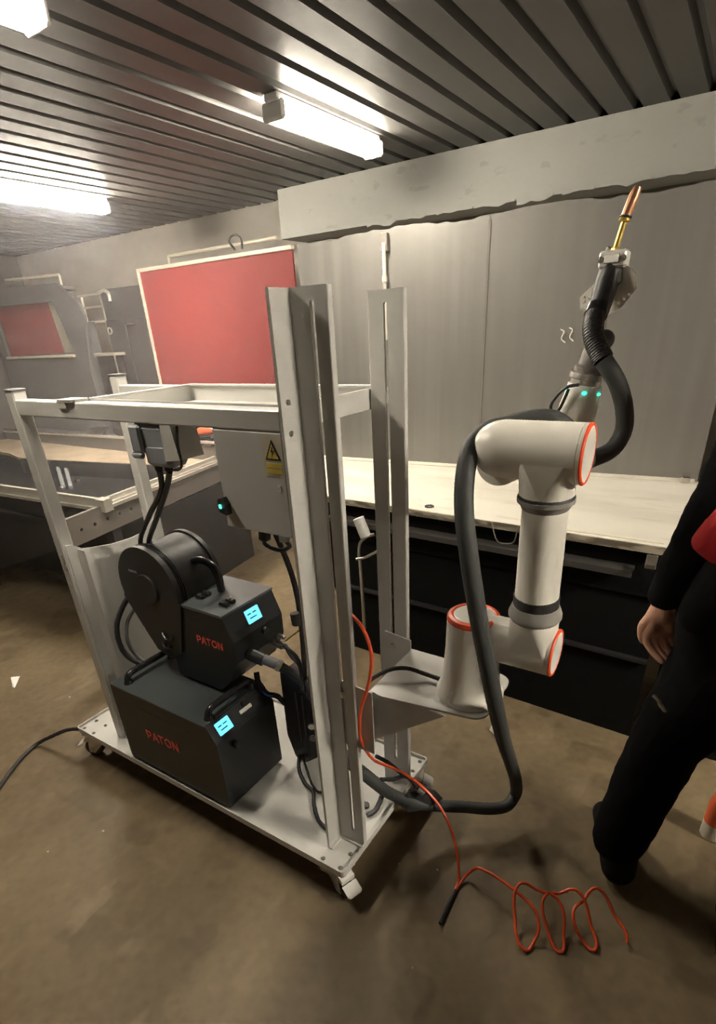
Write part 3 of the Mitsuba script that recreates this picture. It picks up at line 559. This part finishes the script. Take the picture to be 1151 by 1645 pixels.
single('side_lead', tube([(-0.478, 0.250, 0.504), (-0.464, 0.240, 0.471), (-0.432, 0.240, 0.441), (-0.402, 0.250, 0.438), (-0.382, 0.260, 0.409)], .009, 10), 'm_black_gloss', 'black lead curling above the front corner of the power source', 'cable')
t = thing('cable_module', 'rounded black moulded box hanging between the power source and the post', 'control module')
pr = sg.Polygon([(-.405, .505), (-.30, .52), (-.275, .47), (-.285, .30), (-.27, .24), (-.30, .20), (-.345, .160), (-.385, .165), (-.41, .25)]).buffer(-.012).buffer(.016, quad_segs=5)
obj('body', prism(pr, .285, .37, 'xz'), 'm_black', t, 25)
obj('rib', box((-.335, .28, .22), (-.325, .30, .45), .003), 'm_black', t); obj('rib', box((-.36, .28, .22), (-.35, .30, .45), .003), 'm_black', t)
obj('knob', cyl((-.300, .286, .335), (-.295, .276, .335), .012), 'm_zinc', t); obj('knob', cyl((-.300, .286, .285), (-.295, .276, .285), .012), 'm_grey_dark', t)
obj('stay', box((-.40, .300, zb+.0005), (-.39, .345, .20), .002), 'm_zinc', t)
single('wall_cable', tube([(-0.291, 0.220, 1.007), (-0.273, 0.220, 0.964), (-0.254, 0.220, 0.906), (-0.242, 0.220, 0.836), (-0.240, 0.220, 0.742), (-0.252, 0.230, 0.652), (-0.276, 0.250, 0.547)], .0075, 10), 'm_black', 'black cable coming down behind the near post from the control box', 'cable')
single('cable_plug', cyl((-0.240, 0.200, 0.800), (-0.236, 0.200, 0.766), .014), 'm_black', 'small black plug on the cable beside the near post', 'plug')
single('tray_cable', tube([(-0.382, 0.300, 0.173), (-0.344, 0.245, 0.160), (-0.297, 0.214, 0.145), (-0.253, 0.200, 0.142), (-0.220, 0.161, 0.140), (-0.169, 0.117, 0.140), (-0.132, 0.104, 0.140)], .0065, 10), 'm_black', 'black cable running down onto the tray beside the near post, thicker one', 'cable')
single('tray_cable', tube([(-0.363, 0.290, 0.179), (-0.300, 0.236, 0.180), (-0.264, 0.215, 0.150), (-0.239, 0.210, 0.140), (-0.219, 0.228, 0.140)], .004, 8), 'm_black', 'thin black wire beside the thicker cable on the tray', 'cable')
single('mains_cable', tube([(-1.25, .03, .115), (-1.348, 0.006, 0.090), (-1.426, -0.027, 0.050), (-1.490, -0.069, 0.012), (-1.477, -0.129, 0.008), (-1.441, -0.193, 0.008), (-1.382, -0.275, 0.008), (-1.257, -0.420, 0.008), (-1.109, -0.579, 0.008)], .0075, 10), 'm_black', 'black mains cable leaving the cart over the floor to the left edge', 'cable')
single('tray_lead', tube([(-0.051, 0.208, 0.140), (-0.039, 0.235, 0.142), (-0.042, 0.274, 0.150), (-0.047, 0.299, 0.160)], .008, 10), 'm_black', 'short black lead lying on the tray behind the near post', 'cable')
single('tray_grommet', cyl((-0.077, 0.240, 0.133), np.array((-0.077, 0.240, 0.133))+(0, 0, .012), .012), 'm_black', 'round black grommet on the tray behind the near post', 'grommet')

# ------------------------------------------------------------------ the robot arm
Rb = thing('robot_arm', 'white six joint robot arm with red rings on the cart shelf', 'robot arm')
bx, by, zs = .231, .274, .660
obj('base', lathe([(0, 0), (.079, 0), (.080, .004), (.080, .014), (.077, .020), (.070, .040), (.065, .08), (.0615, .13), (.0600, .205), (.058, .212), (0, .212)], (bx, by, zs), (0, 0, 1), 64), 'm_robot', Rb, 30)
obj('cap_ring', lathe([(.0455, .205), (.0600, .205), (.0605, .210), (.0575, .2165), (.050, .2185), (.0455, .217), (.0455, .205)], (bx, by, zs), (0, 0, 1), 64), 'm_ring', Rb, 30, 'red ring')
obj('cap', lathe([(0, .212), (.0455, .212), (.0455, .217), (.042, .2185), (0, .2185)], (bx, by, zs), (0, 0, 1), 48), 'm_robot', Rb)
for a in (-1.95, -.55, 2.4, .9): obj('base_bolt', bolt((bx+.072*math.cos(a), by+.072*math.sin(a), zs+.018), (math.cos(a)*.4, math.sin(a)*.4, 1), .0045, .006), 'm_zinc', Rb)
S = np.array([.367, .274, .829]); El = np.array([.367, .250, 1.250]); ad = (El-S)/np.linalg.norm(El-S)
def ring_pts(c, ax, r, n=32): F = frame(ax); a = np.arange(n)*2*np.pi/n; return np.array(c)+r*(np.cos(a)[:, None]*F[:, 0]+np.sin(a)[:, None]*F[:, 1])
X = np.array([1., 0, 0])
def housing(c, ax, r, xa, xb, neck, rn, flare=.045):
    body = cyl((xa, c[1], c[2]), (xb, c[1], c[2]), r, n=48, ch=.004)
    fl = hull(np.vstack([ring_pts(c+ax*neck, ax, rn, 40), ring_pts(c+ax*(neck-.004), ax, rn, 40), ring_pts((c[0]-flare, c[1], c[2]), X, r*.985, 40), ring_pts((c[0]+flare, c[1], c[2]), X, r*.985, 40)]))
    return body, fl
b_, f_ = housing(S, ad, .0515, .262, .412, .078, .050, .040)
obj('shoulder', union(b_, f_), 'm_robot', Rb, 25)
def endcap(x_, c, r):
    k = obj('joint_cap', lathe([(0, -.002), (r, -.002), (r, .004), (r-.0045, .0042), (r-.0045, .0075), (r-.009, .009), (0, .009)], (x_, c[1], c[2]), X, 56), 'm_robot', Rb)
    obj('ring', lathe([(r-.0045, .004), (r+.0008, .004), (r+.0008, .0065), (r-.001, .0088), (r-.0045, .0090), (r-.0045, .004)], (x_, c[1], c[2]), X, 64), 'm_ring', k, 30, 'red ring')
endcap(.412, S, .0515)
def al(s): return S+ad*s
obj('lower_collar', lathe([(0, 0), (.0505, 0), (.0545, .006), (.0545, .012), (.047, .032), (.044, .033), (0, .033)], al(.077), ad, 48), 'm_robot_grey', Rb)
obj('rubber_band', lathe([(.0435, 0), (.0462, 0), (.0462, .024), (.0435, .024)], al(.106), ad, 48), 'm_robot_dark', Rb, 30, 'black band')
obj('upper_arm_tube', cyl(al(.105), al(.328), .0438, .0425, n=56), 'm_robot', Rb)
obj('upper_collar', lathe([(0, 0), (.043, 0), (.0495, .012), (.0530, .014), (.0530, .022), (0, .022)], al(.318), ad, 48), 'm_robot_grey', Rb)
obj('collar_seam', lathe([(0, 0), (.0515, 0), (.0500, .006), (0, .006)], al(.340), ad, 48), 'm_robot_dark', Rb)
b_, f_ = housing(El, -ad, .0525, .330, .424, .077, .050, .040)
dome = lathe([(0, -.002)]+[(.0525*math.sin(a)**.8, .062*(1-math.cos(a))) for a in np.linspace(.12, math.pi/2, 14)]+[(.0525, .125), (0, .125)], (.224, El[1], El[2]), X, 56)
obj('elbow', union(b_, f_), 'm_robot', Rb, 25)
obj('elbow_dome', dome, 'm_robot', Rb, 30)
endcap(.424, El, .0525)
# forearm running away behind the elbow, wrist joints and flange
W1 = np.array([.270, .630, 1.172]); fa = W1-np.array([.270, .250, 1.225]); fl_ = np.linalg.norm(fa); fa /= fl_
obj('forearm', lathe([(0, 0), (.046, .0), (.044, .06), (.0405, .08), (.0395, fl_-.05), (.042, fl_-.04), (.042, fl_-.03), (0, fl_-.03)], (.270, .262, 1.224), fa, 48), 'm_robot', Rb)
obj('wrist', union(cyl((.222, W1[1], W1[2]), (.345, W1[1], W1[2]), .042, n=44, ch=.008), cyl((.303, W1[1]+.004, W1[2]-.042), (.303, W1[1]+.004, W1[2]+.03), .041, n=44, ch=.008)), 'm_robot', Rb, 25)
fa0, fa1 = np.array([.3035, .648, 1.19]), np.array([.3245, .652, 1.318]); fd = (fa1-fa0)/np.linalg.norm(fa1-fa0); fl2 = np.linalg.norm(fa1-fa0)
obj('wrist_tip', lathe([(0, 0), (.043, 0), (.0445, .05), (.043, .085), (.0395, .108), (.0385, .118), (0, .118)], fa0, fd, 48), 'm_robot', Rb)
scene['m_led'] = {'type': 'diffuse', 'reflectance': rgb((.3, .6, .5))}
obj('status_band', lathe([(0, 0), (.0382, 0), (.0382, .016), (0, .016)], fa0+fd*.117, fd, 48), 'm_white', Rb)
F_ = frame(fd)
for k_, a in enumerate((-2.9, -1.95, -.95, 0.3, 1.3)):
    c = fa0+fd*.119+.0383*(math.cos(a)*F_[:, 0]+math.sin(a)*F_[:, 1])
    obj('status_light', box(c-(.0045, .003, .003), c+(.0045, .003, .003), .0015), 'm_led', Rb, 30, 'green status light', emitter={'type': 'area', 'radiance': rgb((.02, 1.0, .55))})
obj('tool_flange', lathe([(0, 0), (.034, 0), (.034, .012), (.040, .014), (.040, .026), (.030, .030), (0, .030)], fa0+fd*.132, fd, 40), 'm_zinc', Rb)
t = thing('torch_holder', 'grey steel torch holder on the robot flange with a perforated plate', 'torch holder')
q0 = fa0+fd*.160
obj('cup', lathe([(0, 0), (.034, 0), (.034, .010), (.027, .014), (.025, .045), (.020, .060), (0, .062)], q0, fd, 36), 'm_apron', t)
obj('arm', cat([hull(np.vstack([ring_pts(q0+fd*.05+(0, .005, 0), fd, .022, 16), ring_pts((.336, .680, 1.425), (0, 0, 1), .017, 16)])), place(trimesh.creation.icosphere(3, .021), (.352, .66, 1.412))]), 'm_grey_dark', t, 20)
obj('stalk', cyl((.338, .668, 1.41), (.336, .676, 1.52), .012), 'm_zinc', t)
pl = sg.Polygon([(-.058, -.022), (-.060, -.002), (-.044, .012), (0, .045), (.036, .050), (.052, .032), (.056, .012), (.030, -.022), (.0, -.038), (-.02, -.02)]).buffer(.004)
pl = pl.difference(sg.MultiPoint([(.046, -.001), (.036, -.010), (.024, -.018), (-.052, -.010), (-.052, .0), (-.043, -.004)]).buffer(.0028))
Rp = np.stack([np.array([.98, -.2, 0.]), np.array([.0, -.35, .94])/1.0, np.cross([.98, -.2, 0.], [.0, -.35, .94])], 1)
obj('perforated_plate', place(prism(pl, 0, .004), (.340, .700, 1.500), Rp), 'm_robot', t, 20)
obj('clamp_block', cut(box((.318, .655, 1.548), (.372, .705, 1.580), .004), box((.330, .64, 1.556), (.360, .662, 1.572), .001)), 'm_bright_alu', t)
obj('clamp_plate', box((.331, .650, 1.557), (.359, .659, 1.571), .001), 'm_white', t)
for x_ in (.323, .367): obj('clamp_bolt', bolt((x_, .655, 1.564), (0, -1, 0), .004, .004), 'm_zinc', t)
t = thing('welding_torch', 'black welding torch with brass neck and copper nozzle held at the arm tip', 'welding torch')
obj('handle', sweep(spline([(0.333, 0.648, 1.466), (0.334, 0.660, 1.485), (0.337, 0.668, 1.513), (0.341, 0.674, 1.538), (0.342, 0.680, 1.555)], 6), np.concatenate([np.linspace(.022, .0245, 12), np.linspace(.0245, .024, 13)]), 22), 'm_black', t)
obj('grip_block', box((.322, .66, 1.515), (.366, .70, 1.549), .006), 'm_black', t)
sl = spline([(0.370, 0.585, 1.377), (0.357, 0.590, 1.395), (0.343, 0.600, 1.416), (0.334, 0.615, 1.440), (0.331, 0.635, 1.458), (0.331, 0.650, 1.469)], 26)
obj('corrugated_sleeve', sweep(sl, .0212+.0007*np.sin(np.arange(len(sl))*1.25), 24), 'm_black', t, 40)
obj('sleeve_collar', cyl((0.330, 0.640, 1.460), (0.331, 0.655, 1.476), .0245), 'm_black_gloss', t)
nk = np.array((0.342, 0.680, 1.570)); n2 = np.array((0.353, 0.685, 1.631)); n3 = np.array((0.363, 0.690, 1.666)); nd = n2-nk
obj('neck_nut', cyl(nk-nd*.1, nk+nd*.25, .010, .009, n=6), 'm_brass', t); obj('neck', cyl(nk, n2, .0062, .0058), 'm_brass', t, 30, 'brass neck')
obj('nozzle_seat', cyl(n2-nd*.03, n2+nd*.16, .0115, .0095), 'm_brass', t); obj('nozzle_ring', cyl(n2+nd*.08, n2+nd*.14, .0125), 'm_black', t)
obj('nozzle', lathe([(.0, 0), (.0098, 0), (.0102, .01), (.0102, .038), (.0075, .05), (.0055, .05), (.0055, .046), (0, .046)], n2+nd*.12, n3-n2, 28), 'm_copper', t, 30, 'copper nozzle')
obj('contact_tube', cyl(nk+np.array([-.018, .01, -.01]), nk+np.array([-.010, .012, .018]), .008), 'm_apron', t)
# hose from the torch round the elbow and down to the tray
hp = [(-0.151, 0.200, 0.399), (-0.101, 0.200, 0.345), (-0.055, 0.210, 0.308), (-0.024, 0.230, 0.264), (-0.015, 0.299, 0.165), (0.049, 0.310, 0.155), (0.108, 0.356, 0.130), (0.178, 0.412, 0.110), (0.254, 0.458, 0.100), (0.291, 0.494, 0.100), (0.302, 0.535, 0.115), (0.311, 0.490, 0.218), (0.311, 0.420, 0.343), (0.315, 0.310, 0.515), (0.323, 0.190, 0.716), (0.305, 0.155, 0.860), (0.283, 0.150, 0.964), (0.261, 0.150, 1.073), (0.242, 0.165, 1.151), (0.231, 0.190, 1.209), (0.226, 0.225, 1.250), (0.226, 0.280, 1.268), (0.233, 0.345, 1.272), (.335, .375, 1.285), (.395, .42, 1.205), (0.359, 0.500, 1.175), (0.386, 0.555, 1.178), (0.416, 0.590, 1.194), (0.429, 0.610, 1.230), (0.424, 0.600, 1.280), (0.405, 0.590, 1.329), (0.387, 0.585, 1.356), (0.370, 0.585, 1.376)]
single('torch_hose', tube(hp, .0185, 20, 8), 'm_hose', 'thick dark grey hose winding from the torch past the robot arm to the tray', 'hose')
single('hose_tie', tube([(0.323, 0.600, 1.326), (0.299, 0.600, 1.321), (0.279, 0.600, 1.303), (0.267, 0.600, 1.280), (0.272, 0.600, 1.265), (0.284, 0.600, 1.270), (0.296, 0.600, 1.297), (0.302, 0.600, 1.317)], .0035, 8), 'm_black', 'black cable tie loop sticking out left of the green status lights', 'cable tie')
t = thing('hose_connector', 'dark connector block where the orange hose meets the thick hose at the tray edge', 'connector')
obj('body', hull([(0.034, 0.312, 0.190), (0.106, 0.359, 0.190), (0.102, 0.325, 0.140), (0.050, 0.281, 0.140), (0.014, 0.286, 0.150), (0.124, 0.376, 0.150), (0.056, 0.355, 0.200)]), 'm_black', t, 25)
obj('fitting', cyl((0.066, 0.320, 0.210), (0.087, 0.320, 0.200), .008), 'm_zinc', t)
obj('valve_arm', tube([(-0.015, 0.220, 0.385), (0.001, 0.250, 0.347), (0.020, 0.280, 0.297), (0.029, 0.310, 0.251)], .006, 8), 'm_black', t); obj('valve_arm', tube([(-0.017, 0.240, 0.279), (0.004, 0.270, 0.263), (0.029, 0.310, 0.253), (0.060, 0.330, 0.203)], .006, 8), 'm_black', t)
single('shelf_cable', tube([(-.01, .20, .66), (.002, .205, .672), (.032, .24, .684), (.065, .262, .684), (.105, .272, .676), (.150, .274, .672)], .0055, 10), 'm_black', 'black cable running over the shelf into the robot base', 'cable')
# orange air line and its coils on the floor
oh = [(-0.035, 0.150, 0.889), (-0.013, 0.135, 0.885), (0.037, 0.110, 0.870), (0.062, 0.100, 0.821), (0.052, 0.100, 0.738), (0.022, 0.100, 0.637), (0.012, 0.110, 0.541), (0.013, 0.160, 0.435), (0.017, 0.250, 0.333), (0.035, 0.310, 0.259), (0.072, 0.340, 0.203), (0.126, 0.340, 0.158), (0.180, 0.315, 0.108), (0.224, 0.270, 0.053), (0.244, 0.231, 0.012), (0.247, 0.199, 0.008), (0.249, 0.225, 0.008), (0.260, 0.262, 0.020)]
loops = []
ax = np.array([.88, .47, 0.]); side = np.array([-.47, .88, 0.])
gf = np.array([-.56, .83, 0.])
for i in range(0, 80):
    s_ = i/79; a = 2.3-s_*2*np.pi*3.5
    c = np.array([.400, .180, 0])*(1-s_)+np.array([.640, .312, 0])*s_
    r_ = 1+.12*math.sin(i*.9)-.25*s_
    loops.append(c+gf*math.sin(a)*.070*r_+ax*math.cos(a)*.050*r_+np.array([0, 0, .0045+.045*(1+math.sin(a))*r_]))
single('air_hose', tube(oh+[(0.294, 0.269, 0.060)]+[tuple(q) for q in loops[7:]], .0042, 9, 4), 'm_orange_hose', 'thin orange air hose from the post down to coils on the floor', 'hose')
single('black_hose_end', tube([(0.248, 0.204, 0.008), (0.249, 0.156, 0.008), (0.253, 0.090, 0.008)], .0055, 8), 'm_black', 'short black hose end on the floor below the orange hose', 'hose')

# ------------------------------------------------------------------ small bits on the floor
single('paper_scrap', hull([(0.084, 0.920, 0.030), (0.089, 0.959, 0.010), (0.151, 0.903, 0.004), (0.145, 0.866, 0.020), (0.073, 0.926, 0.002), (0.120, 0.898, 0.001)]), 'm_white', 'crumpled white paper scrap on the floor under the robot shelf', 'paper scrap', smooth=False)
single('paper_scrap', hull([(-2.108, 0.140, 0.012), (-2.087, 0.173, 0.006), (-2.066, 0.148, 0.002), (-2.007, 0.106, 0.004), (-2.029, 0.104, 0.001)]), 'm_white', 'small pale scrap on the floor near the left edge', 'paper scrap', smooth=False)
rs = np.random.RandomState(5)
for k_ in range(26):
    px_, py_ = rs.uniform(-1.7, .6), rs.uniform(-.55, .9)
    if -1.3 < px_ < .05 and -.02 < py_ < .55: continue
    r_ = rs.uniform(.0018, .0045)
    m = trimesh.creation.icosphere(1, r_); m.vertices *= [1, rs.uniform(.6, 1.4), .5]; m.apply_translation((px_, py_, r_*.4))
    single('grit_speck', m, 'm_chalk' if k_ % 3 else 'm_apron', 'tiny speck of grit on the brown floor', 'grit', 'grit specks on the floor', False)

# ------------------------------------------------------------------ the person at the right edge
def limb(chain):
    """[(point, radius), ...] -> manifold of hulled spheres."""
    parts = []
    sp = [place(trimesh.creation.icosphere(2, r), p) for p, r in chain]
    for a, b in zip(sp[:-1], sp[1:]): parts.append(man(trimesh.convex.convex_hull(np.vstack([a.vertices, b.vertices]))))
    return parts
def figure(chains, edge=.012, it=8):
    Mf = m3.Manifold.batch_boolean([p for c in chains for p in limb(c)], m3.OpType.Add).refine_to_length(edge)
    m = unman(Mf); v0 = m.vertices.copy(); trimesh.smoothing.filter_laplacian(m, lamb=.4, iterations=it)
    off = np.linalg.norm(m.vertices-v0, axis=1) > .03; v1 = m.vertices.copy(); v1[off] = v0[off]; m.vertices = v1; return m
t = thing('person', 'person in black work clothes with a red back panel at the right edge, hand lowered', 'person')
sL, eL, wL = np.array([.690, .560, 1.305]), np.array([.630, .555, 1.040]), np.array([.583, .580, .845])
sR, eR, wR = np.array([1.02, .47, 1.32]), np.array([1.10, .50, 1.05]), np.array([1.08, .60, .84])
hL, kL, aL = np.array([.735, .565, .760]), np.array([.655, .585, .420]), np.array([.610, .520, .085])
hR, kR, aR = np.array([.915, .520, .770]), np.array([.935, .560, .420]), np.array([.925, .425, .085])
neck, head = np.array([.855, .530, 1.42]), np.array([.850, .565, 1.565])
pel, che = np.array([.825, .540, .82]), np.array([.850, .515, 1.22])
fingers = []
# left hand: relaxed, seen from the back, fingers down
hd = np.array([.02, .06, -1.]); hd /= np.linalg.norm(hd); hs = np.array([.80, .55, 0.]); hs /= np.linalg.norm(hs); hn = np.cross(hs, hd)
palm = [(wL, .024), (wL+hd*.03, .026)]
fingers.append([(wL+hd*.02+hs*.012, .020), (wL+hd*.075+hs*.026, .017)]); fingers.append([(wL+hd*.02-hs*.012, .020), (wL+hd*.075-hs*.022, .017)]); fingers.append([(wL+hd*.075-hs*.022, .017), (wL+hd*.075+hs*.026, .017)])
for i, (o, ln) in enumerate(((-.030, .066), (-.010, .074), (.011, .070), (.030, .055))):
    b0 = wL+hd*.080+hs*o; b1 = b0+hd*ln*.45+hs*.008-hn*.006; b2 = b1+hd*ln*.32+hs*.014-hn*.012; b3 = b2+hd*ln*.22+hs*.014-hn*.014
    fingers.append([(b0, .0098), (b1, .0092), (b2, .0085), (b3, .0075)])
th0 = wL+hd*.030-hs*.020; fingers.append([(th0, .013), (th0+hd*.030-hs*.018+hn*.004, .0108), (th0+hd*.058-hs*.016+hn*.006, .0092), (th0+hd*.078-hs*.008+hn*.006, .008)])
# right hand (out of the frame)
for i, o in enumerate((-.03, -.01, .011, .03)):
    b0 = wR+(o*.3, o, -.08); fingers.append([(wR+(0, o*.6, -.02), .017), (b0, .0098), (b0+(-.004, .01, -.035), .009), (b0+(-.012, .02, -.06), .0078)])
fingers.append([(wR+(0, .02, -.02), .013), (wR+(-.01, .045, -.055), .010), (wR+(-.012, .05, -.085), .0085)])
body = figure([[(head+(0, .0, .03), .085), (head+(0, .03, -.04), .070)], [(head+(0, .02, -.06), .055), (neck, .055)], [(neck, .055), (che+(0, 0, .10), .09)], [(sL, .045), (che+(0, 0, .05), .10), (sR, .045)], [(che, .11), (pel, .11)],
               [(sL, .045), (eL, .036), (wL, .024)], [(sR, .045), (eR, .036), (wR, .024)], palm, [(wR, .024), (wR+(0, 0, -.04), .024)],
               [(pel, .11), (hL, .085), (kL, .055), (aL, .038)], [(pel, .11), (hR, .085), (kR, .055), (aR, .038)]]+fingers, .007, 6)
obj('body', body, 'm_skin', t, True, 'bare skin of the hand')
for s in (-1, 1): obj('eye', place(trimesh.creation.icosphere(2, .012), head+(s*.03, .082, .005)), 'm_white', t)
obj('nose', hull([head+(0, .085, .015), head+(.012, .088, -.025), head+(-.012, .088, -.025), head+(0, .112, -.022)]), 'm_skin', t); obj('mouth', box(head+(-.022, .078, -.056), head+(.022, .092, -.048), .003), 'm_cloth_red', t)
for s in (-1, 1): obj('ear', place(trimesh.creation.icosphere(2, 1.), head+(s*.083, .0, -.01), np.diag([.010, .018, .03])), 'm_skin', t)
hair = trimesh.creation.icosphere(3, 1.); hair.vertices *= [.094, .096, .085]; hair.apply_translation(head+(0, -.012, .040)); obj('hair', hair, 'm_hair', t)
def bump(m, a=.006, f=22., seed=1):
    m.vertices += m.vertex_normals*((meshkit.fbm(m.vertices*f, 3, seed)-.5)*2*a)[:, None]; return m
jacket = figure([[(neck+(0, 0, -.01), .072), (che+(0, 0, .10), .115)], [(sL, .068), (che+(0, 0, .06), .125), (sR, .068)], [(che, .135), (pel+(0, 0, .06), .130)], [(che, .12), (np.array((0.687, 0.500, 0.884)), .075), (pel+(0, 0, .10), .13)],
                 [(sL, .068), (sL*.5+eL*.5, .060), (eL, .056), (eL*.35+wL*.65, .050), (wL+(0, 0, .012), .040)], [(sR, .068), (eR, .056), (wR+(0, 0, .012), .042)]], .014, 8)
obj('jacket', bump(jacket, .007), 'm_cloth_black', t, True)
red = figure([[(np.array([.79, .43, 1.22]), .055), (np.array([.93, .40, 1.22]), .055)], [(np.array([.76, .43, 1.22]), .055), (np.array((0.644, 0.455, 1.052)), .040)], [(np.array([.93, .40, 1.22]), .055), (np.array([.93, .42, .98]), .050)], [(np.array((0.644, 0.455, 1.052)), .040), (np.array([.93, .42, .98]), .050)], [(np.array([.83, .42, 1.22]), .055), (np.array([.83, .43, .98]), .052)]], .014, 8)
obj('red_back_panel', bump(red, .006, 20., 4), 'm_cloth_red', t, True)
tr = figure([[(pel+(0, 0, .12), .125), (pel, .130)], [(np.array((0.696, 0.520, 0.838)), .085), (hL, .108)], [(pel+(-.02, 0, -.02), .125), (hL, .108), (kL, .086), (aL+(0, 0, .03), .072)], [(pel+(.02, 0, -.02), .125), (hR, .108), (kR, .086), (aR+(0, 0, .03), .072)]], .014, 8)
obj('trousers', bump(tr, .008, 16., 2), 'm_cloth_black', t, True)
for a_, d_ in ((aL, np.array([-.35, .93, 0])), (aR, np.array([.10, .99, 0]))):
    d_ = d_/np.linalg.norm(d_); g = np.array([a_[0], a_[1], 0])
    obj('boot', figure([[(a_+(0, 0, .02), .056), (g+(0, 0, .048)-d_*.045, .047)], [(a_, .055), (g+d_*.08+(0, 0, .046), .044)], [(g-d_*.045+(0, 0, .046), .045), (g+d_*.165+(0, 0, .038), .037)]], .010, 5), 'm_boot', t, True)
obj('key_clip', tube([(0.611, 0.470, 0.661), (0.623, 0.465, 0.655), (0.630, 0.465, 0.643), (0.643, 0.465, 0.629)], .005, 8), 'm_zinc', t)
t = thing('orange_bottle', 'orange bottle with a pale base on the floor, cut off by the right edge', 'bottle')
bc = np.array([.852, .79, 0])
obj('base', lathe([(0, 0), (.030, 0), (.032, .004), (.032, .06), (0, .06)], bc, (0, 0, 1), 28), 'm_cream', t)
obj('body', lathe([(0, .06), (.032, .06), (.032, .13), (.024, .16), (.012, .175), (.012, .19), (0, .19)], bc, (0, 0, 1), 28), 'm_plastic_orange', t)
